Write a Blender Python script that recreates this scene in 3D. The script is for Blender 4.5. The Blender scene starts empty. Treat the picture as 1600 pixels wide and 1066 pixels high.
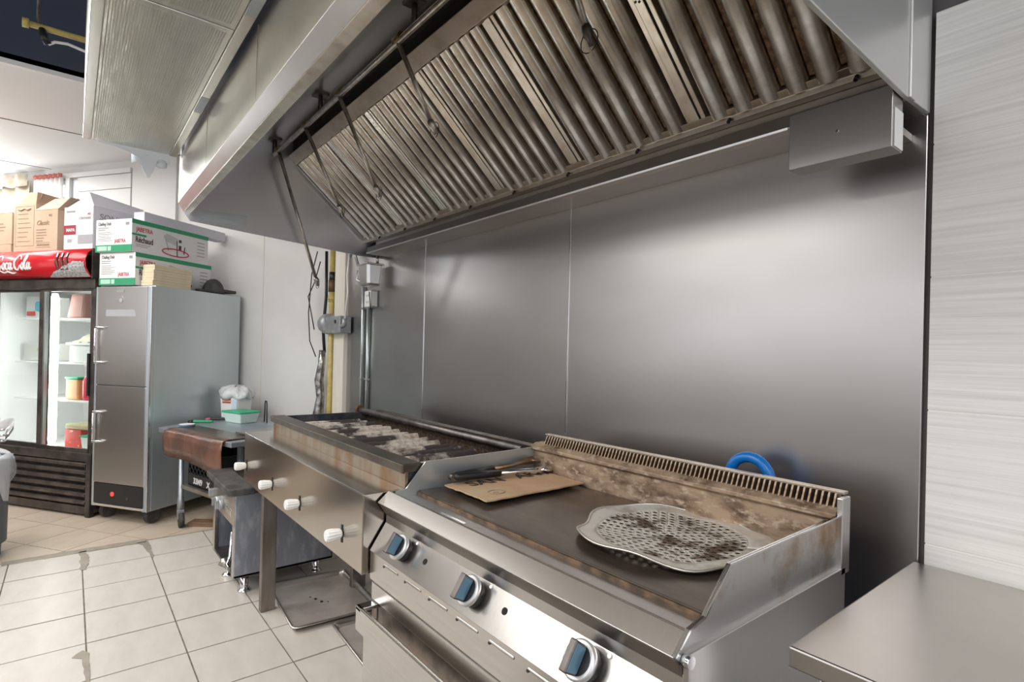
import bpy, math, random
from mathutils import Vector, Matrix
random.seed(7)
scn = bpy.context.scene
COL = scn.collection
PI = math.pi

# ------------------------------------------------------------------ camera
F_PX, YAW, PITCH, ROLL, DCY, CAMH = 859.15, 0.67636, 0.00182, 0.02396, 14.58, 1.45
fw = Vector((-math.cos(YAW)*math.cos(PITCH), math.sin(YAW)*math.cos(PITCH), math.sin(PITCH)))
rt = fw.cross(Vector((0, 0, 1))).normalized()
up = rt.cross(fw)
r2 = rt*math.cos(ROLL) + up*math.sin(ROLL)
u2 = -rt*math.sin(ROLL) + up*math.cos(ROLL)
cam = bpy.data.cameras.new('camera')
cam.sensor_fit = 'HORIZONTAL'
cam.sensor_width = 36
cam.lens = F_PX/1600*36
cam.shift_y = DCY/1600
cam.clip_start = 0.02
co = bpy.data.objects.new('camera', cam)
COL.objects.link(co)
m = Matrix((r2, u2, -fw)).transposed().to_4x4()
m.translation = (0, 0, CAMH)
co.matrix_world = m
scn.camera = co

# ------------------------------------------------------------------ light and exposure
scn.view_settings.view_transform = 'Standard'
scn.view_settings.look = 'None'
scn.view_settings.exposure = 0.10
scn.view_settings.gamma = 1.0
scn.view_settings.use_curve_mapping = False
w = bpy.data.worlds.new('world')
scn.world = w
w.use_nodes = True
w.node_tree.nodes['Background'].inputs[0].default_value = (0.93, 0.96, 1.0, 1)
w.node_tree.nodes['Background'].inputs[1].default_value = 1.55


def area(name, loc, target, sx, sy, power, col=(1, 1, 1)):
    l = bpy.data.lights.new(name, 'AREA')
    l.shape = 'RECTANGLE'
    l.size, l.size_y = sx, sy
    l.energy = power
    l.color = col
    o = bpy.data.objects.new(name, l)
    COL.objects.link(o)
    o.location = loc
    o.rotation_euler = (Vector(target)-Vector(loc)).to_track_quat('-Z', 'Y').to_euler()
    return o


area('ceiling_light', (-1.7, -1.3, 3.22), (-1.7, -1.3, 0), 1.8, 1.0, 62, (1, 0.97, 0.93))
area('ceiling_light', (-4.4, -1.0, 3.22), (-4.4, -1.0, 0), 1.8, 1.0, 62, (1, 0.97, 0.93))
area('ceiling_light', (-7.0, -0.9, 3.22), (-7.0, -0.9, 0), 1.8, 1.0, 48, (1, 0.98, 0.96))
area('ceiling_light', (0.9, -0.9, 3.22), (0.9, -0.9, 0), 1.8, 1.0, 55, (1, 0.97, 0.93))
area('ceiling_light', (-3.9, -3.3, 3.22), (-3.9, -3.3, 0), 3.4, 1.3, 75, (1, 0.98, 0.95))
# added fill without a known fixture, left of the frame, whitens the far ceiling
area('added_ceiling_wash', (-8.7, -1.1, 2.75), (-8.2, -0.9, 3.4), 1.6, 0.4, 60, (0.96, 0.98, 1.0))

# ------------------------------------------------------------------ frames
TH = math.radians(34.5)
WD = Vector((math.cos(TH), math.sin(TH), 0))
ND = Vector((math.sin(TH), -math.cos(TH), 0))
CORN = Vector((-4.9, 2.1, 0))


def WP(s, d, z=0):
    p = CORN + WD*s + ND*d
    return Vector((p.x, p.y, z))


# ------------------------------------------------------------------ materials
MATS = {}


def mat(name, col, rough=0.5, metal=0.0, col2=None, scale=8.0, lo=0.4, hi=0.6, stretch=(1, 1, 1), bump=0.0, bscale=None,
        rvar=0.0, col3=None, scale3=3.0, lo3=0.5, hi3=0.65, emit=None, estr=0.0, alpha=1.0, trans=0.0, detail=6.0, aniso=0.0, spec=None):
    if name in MATS:
        return MATS[name]
    rvar = 0.0
    M = bpy.data.materials.new(name)
    M.use_nodes = True
    nt = M.node_tree
    b = nt.nodes['Principled BSDF']
    L = nt.links.new
    b.inputs['Base Color'].default_value = (*col, 1)
    b.inputs['Roughness'].default_value = rough
    b.inputs['Metallic'].default_value = metal
    b.inputs['Alpha'].default_value = alpha
    b.inputs['Transmission Weight'].default_value = trans
    if spec is not None:
        b.inputs['Specular IOR Level'].default_value = spec
    if aniso:
        b.inputs['Anisotropic'].default_value = aniso
    if emit:
        b.inputs['Emission Color'].default_value = (*emit, 1)
        b.inputs['Emission Strength'].default_value = estr
    if col2 or bump or rvar or col3:
        tc = nt.nodes.new('ShaderNodeTexCoord')
        mp = nt.nodes.new('ShaderNodeMapping')
        mp.inputs['Scale'].default_value = stretch
        L(tc.outputs['Object'], mp.inputs['Vector'])

        def noise(sc, det=detail):
            n = nt.nodes.new('ShaderNodeTexNoise')
            n.inputs['Scale'].default_value = sc
            n.inputs['Detail'].default_value = det
            n.inputs['Roughness'].default_value = 0.6
            L(mp.outputs['Vector'], n.inputs['Vector'])
            return n
        n1 = noise(scale)

        def ramp(n, a, bb):
            r = nt.nodes.new('ShaderNodeMapRange')
            r.inputs['From Min'].default_value = a
            r.inputs['From Max'].default_value = bb
            L(n.outputs['Fac'], r.inputs['Value'])
            return r
        last = None
        if col2:
            r = ramp(n1, lo, hi)
            mx = nt.nodes.new('ShaderNodeMix')
            mx.data_type = 'RGBA'
            mx.inputs[6].default_value = (*col, 1)
            mx.inputs[7].default_value = (*col2, 1)
            L(r.outputs['Result'], mx.inputs[0])
            last = mx
        if col3:
            n3 = noise(scale3)
            r = ramp(n3, lo3, hi3)
            mx = nt.nodes.new('ShaderNodeMix')
            mx.data_type = 'RGBA'
            mx.inputs[6].default_value = (*col, 1)
            if last:
                L(last.outputs[2], mx.inputs[6])
            mx.inputs[7].default_value = (*col3, 1)
            L(r.outputs['Result'], mx.inputs[0])
            last = mx
        if last:
            L(last.outputs[2], b.inputs['Base Color'])
        if rvar:
            r = ramp(n1, 0.3, 0.7)
            r.inputs['To Min'].default_value = max(0.02, rough-rvar)
            r.inputs['To Max'].default_value = rough+rvar
            L(r.outputs['Result'], b.inputs['Roughness'])
        if bump:
            nb = noise(bscale or scale*3)
            bp = nt.nodes.new('ShaderNodeBump')
            bp.inputs['Strength'].default_value = bump
            bp.inputs['Distance'].default_value = 0.004
            L(nb.outputs['Fac'], bp.inputs['Height'])
            L(bp.outputs['Normal'], b.inputs['Normal'])
    MATS[name] = M
    return M


STEEL = mat('steel', (0.62, 0.61, 0.60), 0.30, 1, col2=(0.60, 0.59, 0.58), scale=30, stretch=(4, 4, .15), lo=.3, hi=.7, rvar=.04)
WALLSTEEL = mat('wall_steel', (0.52, 0.505, 0.50), 0.30, 1, col2=(0.45, 0.43, 0.42), scale=1.3, stretch=(1, 1, 2.2), lo=.3, hi=.7, detail=2)
STEELH = mat('steel_horizontal', (0.64, 0.62, 0.59), 0.26, 1, col2=(0.58, 0.555, 0.525), scale=25, stretch=(.15, 4, 4), lo=.3, hi=.7, rvar=.04)
SCRATCH = mat('scratched_steel', (0.58, 0.555, 0.53), 0.23, 1, col2=(0.53, 0.505, 0.48), scale=90, stretch=(3, .3, .3), lo=.35, hi=.7, rvar=.06)
TABLESTEEL = mat('table_steel', (0.58, 0.555, 0.53), 0.34, 1, col2=(0.52, 0.495, 0.47), scale=2.5, lo=.3, hi=.7, rvar=.04)
HOODSTEEL = mat('hood_steel', (0.62, 0.60, 0.58), 0.30, 1, col2=(0.52, 0.49, 0.47), scale=2, stretch=(1, 1, .6), lo=.3, hi=.7, rvar=.05)
FOIL = mat('embossed_aluminium', (0.74, 0.725, 0.68), 0.3, 1, col2=(0.64, 0.62, 0.57), scale=4, lo=.3, hi=.7, bump=1.0, bscale=5, detail=4, stretch=(1, 2.5, 1))
FILTER = mat('filter_steel', (0.93, 0.88, 0.80), 0.27, .92, col2=(0.62, 0.53, 0.43), scale=14, lo=.4, hi=.75, rvar=.07)
GREASYF = mat('greasy_filter_back', (0.10, 0.06, 0.035), 0.5, 0.3, col2=(0.02, 0.015, 0.012), scale=60, bump=.4, bscale=90)
RAILS = mat('greasy_rail', (0.54, 0.475, 0.40), 0.38, 1, col2=(0.40, 0.32, 0.25), scale=12, lo=.45, hi=.75)
DARKM = mat('dark_metal', (0.11, 0.10, 0.095), 0.42, 1, col2=(0.2, 0.18, 0.17), scale=12)
PIPEM = mat('pipe_metal', (0.60, 0.57, 0.52), 0.35, 1, col2=(0.40, 0.37, 0.33), scale=20)
BLACK = mat('black_plastic', (0.014, 0.014, 0.016), 0.4)
BLACKR = mat('black_rubber', (0.03, 0.03, 0.03), 0.7, col2=(0.08, 0.075, 0.07), scale=10)
WALLW = mat('white_wall_paint', (0.74, 0.73, 0.71), 0.5, col2=(0.70, 0.69, 0.67), scale=2)
CREAM = mat('cream_board', (0.75, 0.71, 0.63), 0.55, col2=(0.70, 0.65, 0.56), scale=5, stretch=(3, 3, .3))
CEILW = mat('white_ceiling', (0.83, 0.83, 0.82), 0.6)
NAVY = mat('navy_paint', (0.035, 0.05, 0.085), 0.5, col2=(0.06, 0.058, 0.085), scale=.8)
DARKGREY = mat('dark_grey_wall', (0.10, 0.09, 0.09), 0.5)
TILEM = mat('floor_tile_cream', (0.60, 0.56, 0.51), 0.36, col2=(0.51, 0.47, 0.425), scale=3.5, stretch=(1, 3, 1), lo=.35, hi=.75, rvar=.08, bump=.02, bscale=8)
TILEB = mat('floor_tile_tan', (0.58, 0.49, 0.39), 0.38, col2=(0.50, 0.41, 0.32), scale=3.5, stretch=(3, 1, 1), lo=.35, hi=.75, rvar=.08)
GROUT = mat('grout', (0.13, 0.11, 0.09), 0.85, col2=(0.2, 0.17, 0.13), scale=20)
TAPE = mat('grey_tape', (0.33, 0.29, 0.235), 0.55, col2=(0.27, 0.235, 0.19), scale=10)
WTILE = mat('wall_tile', (0.80, 0.78, 0.755), 0.32, col2=(0.66, 0.645, 0.62), scale=14, stretch=(.12, 1, 7), lo=.35, hi=.68, bump=.25, bscale=14, detail=4)
LIGHTGROUT = mat('light_grout', (0.80, 0.78, 0.74), 0.7)
PLATE = mat('griddle_plate', (0.075, 0.058, 0.045), 0.33, 0.6, col2=(0.15, 0.115, 0.085), scale=5, stretch=(1, 3, 1), lo=.35, hi=.75, bump=.05, bscale=30, rvar=.08)
GREASE = mat('baked_grease_steel', (0.40, 0.29, 0.20), 0.5, 0.35, col2=(0.09, 0.05, 0.03), scale=9, stretch=(1, 1, 2), lo=.42, hi=.68, bump=.2, bscale=60, col3=(0.5, 0.40, 0.30), scale3=30, lo3=.52, hi3=.66)
STAINED = mat('heat_stained_steel', (0.40, 0.345, 0.275), 0.42, 1, col2=(0.30, 0.16, 0.075), scale=5, stretch=(1.5, 1, .6), lo=.42, hi=.62)
RAILDARK = mat('dark_grill_rail', (0.10, 0.085, 0.07), 0.42, 0.9, col2=(0.15, 0.125, 0.10), scale=8)
SOOT = mat('sooty_blue_steel', (0.045, 0.055, 0.07), 0.45, 0.6, col2=(0.1, 0.1, 0.11), scale=10)
ASH = mat('ash_covered_radiant', (0.56, 0.50, 0.44), 0.9, col2=(0.33, 0.26, 0.20), scale=45, lo=.45, hi=.66, bump=.35, bscale=80, col3=(0.05, 0.04, 0.038), scale3=4, lo3=.47, hi3=.55)
WHITEP = mat('white_plastic', (0.84, 0.84, 0.82), 0.35)
CHROME = mat('chrome', (0.75, 0.75, 0.76), 0.14, 1)
BLUEFACE = mat('blue_grip_face', (0.10, 0.20, 0.28), 0.3, 0.3)
BLUE = mat('blue_handle', (0.005, 0.16, 0.52), 0.3)
CARD = mat('cardboard', (0.50, 0.33, 0.20), 0.75, col2=(0.44, 0.28, 0.165), scale=6, col3=(0.47, 0.42, 0.28), scale3=2.5, lo3=.55, hi3=.75)
BROWNBOX = mat('brown_carton', (0.60, 0.45, 0.32), 0.75, col2=(0.55, 0.41, 0.285), scale=4)
BROWNIN = mat('brown_carton_inside', (0.42, 0.28, 0.19), 0.8)
INK = mat('dark_ink', (0.06, 0.045, 0.04), 0.6)
INKGREY = mat('grey_ink', (0.30, 0.29, 0.29), 0.6)
INKBROWN = mat('brown_ink', (0.30, 0.20, 0.13), 0.7)
REDINK = mat('red_ink', (0.55, 0.03, 0.06), 0.5)
GREENP = mat('green_print', (0.03, 0.30, 0.14), 0.5)
LILAC = mat('lilac_white_carton', (0.66, 0.65, 0.71), 0.55, col2=(0.62, 0.61, 0.67), scale=3)
WCART = mat('white_carton', (0.76, 0.75, 0.75), 0.55)
GREYP = mat('grey_print', (0.38, 0.38, 0.40), 0.55)
MAROON = mat('maroon_print', (0.35, 0.035, 0.05), 0.5)
CREAMBOX = mat('cream_carton', (0.74, 0.66, 0.48), 0.6, col2=(0.68, 0.58, 0.4), scale=8)
DISKM = mat('scorched_disk_metal', (0.66, 0.63, 0.57), 0.5, 0.5, col2=(0.12, 0.08, 0.055), scale=10, lo=.49, hi=.60)
RIMM = mat('disk_rim_metal', (0.66, 0.63, 0.58), 0.5, 0.5, col2=(0.40, 0.34, 0.28), scale=14, lo=.52, hi=.72)
PANM = mat('used_sheet_pan', (0.62, 0.57, 0.53), 0.45, .6, col2=(0.46, 0.40, 0.35), scale=5, lo=.4, hi=.7, rvar=.08)
PANRIM = mat('sheet_pan_rim', (0.66, 0.63, 0.59), 0.3, 1)
BLUESTEEL = mat('blue_grey_steel', (0.40, 0.44, 0.48), 0.42, 0.85, col2=(0.56, 0.60, 0.63), scale=4, stretch=(1, 1, .5), lo=.4, hi=.75)
CABSIDE = mat('cabinet_aluminium', (0.60, 0.645, 0.665), 0.36, 0.75, col2=(0.53, 0.59, 0.62), scale=3, stretch=(1, 1, .4), lo=.35, hi=.7, rvar=.06)
CABDOOR = mat('cabinet_door_steel', (0.56, 0.54, 0.53), 0.3, 1, col2=(0.51, 0.49, 0.475), scale=1.5, lo=.3, hi=.7, detail=2)
COPPER = mat('brown_plastic_cover', (0.10, 0.055, 0.043), 0.24, 0.1, col2=(0.20, 0.09, 0.06), scale=6, stretch=(1, 1, .5), lo=.45, hi=.7, bump=.9, bscale=5, detail=3)
COOLERB = mat('cooler_black', (0.035, 0.028, 0.025), 0.33, 0.2, col2=(0.08, 0.065, 0.058), scale=8)
COOLERIN = mat('cooler_white_liner', (0.85, 0.86, 0.86), 0.4)
SIGNRED = mat('sign_red', (0.52, 0.012, 0.02), 0.2)
SIGNWHITE = mat('sign_white', (0.85, 0.82, 0.80), 0.35)
ICE = mat('ice_print', (0.50, 0.50, 0.50), 0.4, col2=(0.27, 0.27, 0.27), scale=60, lo=.45, hi=.55)
BOTTLEP = mat('bottle_print', (0.13, 0.02, 0.02), 0.3)
GLASS = mat('clear_glass', (0.9, 0.95, 0.94), 0.03)
_nt = GLASS.node_tree
_tr = _nt.nodes.new('ShaderNodeBsdfTransparent')
_tr.inputs[0].default_value = (0.94, 0.97, 0.96, 1)
_gl = _nt.nodes.new('ShaderNodeBsdfGlossy')
_gl.inputs['Roughness'].default_value = 0.03
_mx = _nt.nodes.new('ShaderNodeMixShader')
_mx.inputs[0].default_value = 0.06
_nt.links.new(_tr.outputs[0], _mx.inputs[1])
_nt.links.new(_gl.outputs[0], _mx.inputs[2])
_nt.links.new(_mx.outputs[0], _nt.nodes['Material Output'].inputs[0])
TUBE = mat('lit_tube', (1, 1, 1), 0.5, emit=(1, 0.99, 0.96), estr=15.0)
BAG = mat('clear_bag_film', (0.80, 0.82, 0.84), 0.2, alpha=0.38, bump=.6, bscale=14)
BINBLUE = mat('bin_blue_grey', (0.055, 0.075, 0.105), 0.45, col2=(0.075, 0.10, 0.13), scale=5)
LIDGREEN = mat('lid_green', (0.02, 0.42, 0.21), 0.35)
TUBCLEAR = mat('milky_tub', (0.62, 0.76, 0.72), 0.35, alpha=0.85)
YELLOWG = mat('yellow_gas_pipe', (0.58, 0.46, 0.14), 0.45, col2=(0.45, 0.34, 0.12), scale=14)
BROWNFIT = mat('rusty_fitting', (0.14, 0.075, 0.04), 0.6, 0.4)
CASTALU = mat('cast_grey_metal', (0.42, 0.43, 0.44), 0.45, 0.6, col2=(0.33, 0.34, 0.35), scale=14)
FOILW = mat('crumpled_foil', (0.60, 0.58, 0.55), 0.25, 1, col2=(0.2, 0.19, 0.18), scale=18, bump=1.0, bscale=25)
CURTAIN = mat('beige_curtain', (0.60, 0.53, 0.42), 0.8)
SHEER = mat('white_sheer', (0.88, 0.86, 0.84), 0.7, alpha=.75)
WOODM = mat('old_wood', (0.22, 0.13, 0.075), 0.7, col2=(0.14, 0.08, 0.045), scale=12, stretch=(.3, 2, 2))
PLASTICW = mat('torn_white_film', (0.80, 0.84, 0.90), 0.4)
REDLAMP = mat('red_indicator', (0.6, 0.02, 0.02), 0.3, emit=(1, .05, .03), estr=1.5)
REDBOX = mat('red_printed_carton', (0.60, 0.06, 0.05), 0.5, col2=(0.7, 0.5, 0.45), scale=12, lo=.6, hi=.64)
ORANGE = mat('orange_tub', (0.70, 0.36, 0.16), 0.4)
PALEF = mat('pale_food', (0.66, 0.60, 0.38), 0.6, col2=(0.75, 0.73, 0.62), scale=16)
PINKB = mat('pinkish_sack', (0.42, 0.20, 0.17), 0.6)
CYANL = mat('cyan_lid', (0.08, 0.42, 0.60), 0.4)
DARKV = mat('dark_void', (0.008, 0.007, 0.006), 0.8)


# ------------------------------------------------------------------ mesh builder
class MB:
    def __init__(s):
        s.v = []
        s.f = []
        s.sm = []

    def add(s, vs, fs, smooth=False):
        k = len(s.v)
        s.v += [tuple(p) for p in vs]
        s.f += [tuple(i+k for i in f) for f in fs]
        s.sm += [smooth]*len(fs)
        return s

    def box(s, x0, x1, y0, y1, z0, z1):
        vs = [(x, y, z) for z in (z0, z1) for y in (y0, y1) for x in (x0, x1)]
        return s.add(vs, [(0, 2, 3, 1), (4, 5, 7, 6), (0, 1, 5, 4), (2, 6, 7, 3), (0, 4, 6, 2), (1, 3, 7, 5)])

    def hexa(s, p):
        # 8 points: bottom 4 ccw, top 4 ccw
        return s.add(p, [(3, 2, 1, 0), (4, 5, 6, 7), (0, 1, 5, 4), (1, 2, 6, 5), (2, 3, 7, 6), (3, 0, 4, 7)])

    def prism(s, pts, ax, a0, a1, smooth=False):
        n = len(pts)

        def P(u, v, a):
            return {'x': (a, u, v), 'y': (u, a, v), 'z': (u, v, a)}[ax]
        vs = [P(u, v, a0) for u, v in pts]+[P(u, v, a1) for u, v in pts]
        k = len(s.v)
        s.add(vs, [(i, (i+1) % n, n+(i+1) % n, n+i) for i in range(n)], smooth)
        s.f += [tuple(k+i for i in reversed(range(n))), tuple(k+n+i for i in range(n))]
        s.sm += [False, False]
        return s

    def tube(s, path, r, n=10, cap=True, smooth=True):
        path = [Vector(p) for p in path]
        rs = r if isinstance(r, (list, tuple)) else [r]*len(path)
        k = len(s.v)
        ref = None
        for i, p in enumerate(path):
            t = (path[min(i+1, len(path)-1)]-path[max(i-1, 0)]).normalized()
            if ref is None:
                ref = Vector((0, 0, 1)) if abs(t.z) < .9 else Vector((1, 0, 0))
            a = (ref-t*ref.dot(t))
            if a.length < 1e-5:
                a = t.orthogonal()
            a.normalize()
            ref = a
            b = t.cross(a)
            for j in range(n):
                q = 2*PI*j/n
                s.v.append(tuple(p+(a*math.cos(q)+b*math.sin(q))*rs[i]))
        for i in range(len(path)-1):
            for j in range(n):
                s.f.append((k+i*n+j, k+i*n+(j+1) % n, k+(i+1)*n+(j+1) % n, k+(i+1)*n+j))
                s.sm.append(smooth)
        if cap:
            s.f += [tuple(k+j for j in reversed(range(n))), tuple(k+(len(path)-1)*n+j for j in range(n))]
            s.sm += [False, False]
        return s

    def cyl(s, a, b, r, n=16):
        return s.tube([a, b], r, n)

    def quadgrid(s, P, smooth=True):
        k = len(s.v)
        R, Cn = len(P), len(P[0])
        for row in P:
            s.v += [tuple(p) for p in row]
        for i in range(R-1):
            for j in range(Cn-1):
                s.f.append((k+i*Cn+j, k+i*Cn+j+1, k+(i+1)*Cn+j+1, k+(i+1)*Cn+j))
                s.sm.append(smooth)
        return s

    def mesh(s, name):
        me = bpy.data.meshes.new(name)
        me.from_pydata(s.v, [], s.f)
        me.polygons.foreach_set('use_smooth', s.sm)
        me.update()
        return me

    def build(s, name, M, parent=None, bev=0.0, solid=0.0, label=None):
        o = bpy.data.objects.new(name, s.mesh(name))
        o.data.materials.append(M)
        COL.objects.link(o)
        if parent:
            o.parent = parent
        if solid:
            q = o.modifiers.new('solid', 'SOLIDIFY')
            q.thickness = solid
            q.offset = 0
        if bev:
            q = o.modifiers.new('bevel', 'BEVEL')
            q.width = bev
            q.segments = 2
            q.limit_method = 'ANGLE'
            q.angle_limit = math.radians(40)
        if label:
            o['label'] = label
        return o


def box(name, M, parent, x0, x1, y0, y1, z0, z1, bev=0.003, label=None):
    return MB().box(x0, x1, y0, y1, z0, z1).build(name, M, parent, bev, label=label)


def tag(o, label=None, cat=None, group=None, kind=None):
    for k, v in (('label', label), ('category', cat), ('group', group), ('kind', kind)):
        if v:
            o[k] = v
    return o


def thing(name, label, cat, loc=(0, 0, 0), rz=0.0, group=None):
    o = bpy.data.objects.new(name, None)
    o.empty_display_size = .05
    COL.objects.link(o)
    o.location = loc
    o.rotation_euler = (0, 0, rz)
    return tag(o, label, cat, group)


def struct(o):
    o['kind'] = 'structure'
    return o


def text(name, body, size, M, parent, loc, rot, align='LEFT', sx=1.0, shear=0.0, bold=0.0):
    c = bpy.data.curves.new(name, 'FONT')
    c.body = body
    c.size = size
    c.align_x = align
    c.extrude = 0.0006
    c.shear = shear
    c.offset = bold
    c.resolution_u = 3
    t = bpy.data.objects.new(name, c)
    COL.objects.link(t)
    bpy.context.view_layer.update()
    me = bpy.data.meshes.new_from_object(t.evaluated_get(bpy.context.evaluated_depsgraph_get()))
    bpy.data.objects.remove(t)
    me.materials.clear()
    me.materials.append(M)
    o = bpy.data.objects.new(name, me)
    COL.objects.link(o)
    o.parent = parent
    o.location = loc
    o.rotation_euler = rot
    o.scale = (sx, 1, 1)
    return o


def copy_tree(o, parent=None):
    c = o.copy()
    COL.objects.link(c)
    if parent:
        c.parent = parent
    for ch in list(o.children):
        copy_tree(ch, c)
    return c


FRONT = (PI/2, 0, 0)          # text on a face whose normal is local -Y
RIGHT = (PI/2, 0, PI/2)       # text on a face whose normal is local +X

# ================================================================== SETTING
floor = struct(MB().box(-11, 3.4, -4, 4, -0.06, -0.004).build('floor', GROUT))
T = 0.3705
tile_me = MB().box(-T/2+.0048, T/2-.0048, -T/2+.0035, T/2-.0035, -.012, 0).mesh('floor_tile')
tile_me.materials.append(TILEM)
ntile = 0
for i in range(-1, 14):
    for j in range(-5, 5):
        x = -4.80+T*(i+.5)
        y = 0.086+T*(j+.5)
        if x > .3 or y < -1.6 or y > 2.0:
            continue
        if i < 0:
            continue
        # only what lies inside the view
        q = Vector((x, y, 0))-Vector((0, 0, CAMH))
        dz = q.dot(fw)
        if dz < .2 or abs(q.dot(rt)/dz) > 1.25 or q.dot(up)/dz < -1.0:
            continue
        o = bpy.data.objects.new('floor_tile', tile_me)
        COL.objects.link(o)
        o.parent = floor
        o.location = (x, y, random.uniform(-.0012, .0008))
        ntile += 1
# turned tiles beyond the taped joint, cut off along X = -4.80
import bmesh


def clip_tile(me, cx, cy, ang):
    bm = bmesh.new()
    bm.from_mesh(me)
    bm.transform(Matrix.Translation((cx, cy, 0)) @ Matrix.Rotation(ang, 4, 'Z'))
    g = bm.verts[:]+bm.edges[:]+bm.faces[:]
    r = bmesh.ops.bisect_plane(bm, geom=g, plane_co=(-4.815, 0, 0), plane_no=(1, 0, 0), clear_outer=True)
    ed = [e for e in r['geom_cut'] if isinstance(e, bmesh.types.BMEdge)]
    if ed:
        bmesh.ops.contextual_create(bm, geom=ed)
    me2 = bpy.data.meshes.new('floor_tile')
    bm.to_mesh(me2)
    n = len(bm.faces)
    bm.free()
    return me2 if n else None


tileb_me = MB().box(-T/2+.003, T/2-.003, -T/2+.003, T/2-.003, -.012, 0).mesh('floor_tile')
tileb_me.materials.append(TILEB)
for i in range(-13, 6):
    for j in range(-3, 12):
        c = WP(T*(i+.35), T*(j+.25))
        if c.x > -4.57:
            continue
        q = Vector((c.x, c.y, 0))-Vector((0, 0, CAMH))
        dz = q.dot(fw)
        if dz < .2 or abs(q.dot(rt)/dz) > 1.05 or c.y > 2.2 or c.x < -8:
            continue
        if c.x > -5.1:
            me2 = clip_tile(tileb_me, c.x, c.y, TH)
            if not me2:
                continue
            me2.materials.clear()
            me2.materials.append(TILEB)
            o = bpy.data.objects.new('floor_tile', me2)
        else:
            o = bpy.data.objects.new('floor_tile', tileb_me)
            o.location = (c.x, c.y, 0)
            o.rotation_euler = (0, 0, TH)
        COL.objects.link(o)
        o.parent = floor

# worn tape strips over the joints
tp = thing('floor_tape', 'worn grey tape strip stuck across the joint between straight and turned floor tiles', 'tape')


def ragged(P, name, rag=.012):
    pts = []
    n = len(P)
    for i in range(n):
        a, b = Vector(P[i]), Vector(P[(i+1) % n])
        k = max(1, int((b-a).length/.03))
        for j in range(k):
            p = a.lerp(b, j/k)
            pts.append((p.x+random.uniform(-rag, rag)*.5, p.y+random.uniform(-rag, rag)*.3))
    return MB().prism(pts, 'z', .0005, .0022).build(name, TAPE, tp)


ragged([(-4.84, -.32), (-4.76, -.32), (-4.76, .46), (-4.84, .46)], 'tape_strip')
ragged([(-4.78, .075), (-4.4, .075), (-4.4, .105), (-4.6, .125), (-4.78, .11)], 'tape_patch', .02)
ragged([(-4.78, .40), (-4.7, .43), (-4.5, .45), (-4.38, .455), (-4.38, .47), (-4.78, .47)], 'tape_patch', .02)
ragged([(-3.25, .07), (-3.2, .03), (-3.16, .07), (-2.9, .078), (-2.6, .078), (-2.6, .095), (-3.2, .095)], 'tape_patch', .01)

# ---- back wall with steel sheets and the right tiles
wb = struct(MB().box(-4.64, 3.2, 1.815, 1.97, 0, 3.3).build('wall_back', DARKGREY))
for x0, x1 in ((-4.44, -3.17), (-3.17, -1.83), (-1.83, -.462)):
    MB().box(x0+.0025, x1-.0025, 1.80, 1.815, 0.0, 2.3).build('steel_sheet', WALLSTEEL, wb, .003)
for x in (-3.17, -1.83):
    MB().box(x-.004, x+.004, 1.797, 1.802, 0, 2.13).build('seam_strip', CHROME, wb, .001)
MB().box(-.449, 3.2, 1.7962, 1.815, .2, 2.384).build('tile_bed', LIGHTGROUT, wb)
for k in range(7):
    z0 = .2475+.357*k-.0
    for q in range(5):
        xx = -.452+.716*q
        MB().box(xx+.001, xx+.715, 1.795, 1.806, z0+.002, min(z0+.3555, 2.387)).build('wall_tile', WTILE, wb, .0015) if z0 < 2.3 else None
tr1 = struct(MB().box(-4.66, -4.44, 1.765, 1.98, 0, 3.3).build('trim_1', CREAM, None, .004))

# ---- left wall, turned 34.5 degrees; window opening high up
wl = thing('wall_left', 'turned white kitchen end wall behind the cooler and cabinet', 'wall', WP(0, .2), TH)
del wl['category']
struct(wl)
S0, S1, WZ0, WZ1 = -3.93, -3.50, 1.9, 3.2
mbw = MB()
mbw.box(-9, S0, 0, .15, 0, 3.33).box(S1, .42, 0, .15, 0, 3.33).box(S0, S1, 0, .15, 0, WZ0).box(S0, S1, 0, .15, WZ1, 3.33)
mbw.build('wall_face', WALLW, wl)
box('wall_pilaster', WALLW, wl, -2.56, -1.98, -.03, .0, 0, 3.33, .002)
box('wall_panel_seam', CREAM, wl, -.93, -.922, -.003, .0, .8, 2.6, 0)
win = thing('window_1', 'white framed high window with sheer curtain and white boards', 'window', WP(0, .2), TH)
del win['category']
struct(win)
for a, b_, c, d in ((S0-.05, S0, WZ0, WZ1), (S1, S1+.06, WZ0, WZ1), (S0-.05, -2.58, WZ1, WZ1+.05)):
    box('window_frame', WHITEP, win, a, b_, -.04, .02, c, d)
box('pane', GLASS, win, S0, S1, .06, .07, WZ0, WZ1, 0)
box('side_pane', BLUESTEEL, win, S1+.06, S1+.17, -.012, .0, WZ0, WZ1-.02, 0)
for z0, z1 in ((3.045, 3.195), (2.6, 3.04)):
    box('board', WALLW, win, S1+.17, -2.58, -.03, -.002, z0, z1, .003)
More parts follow.
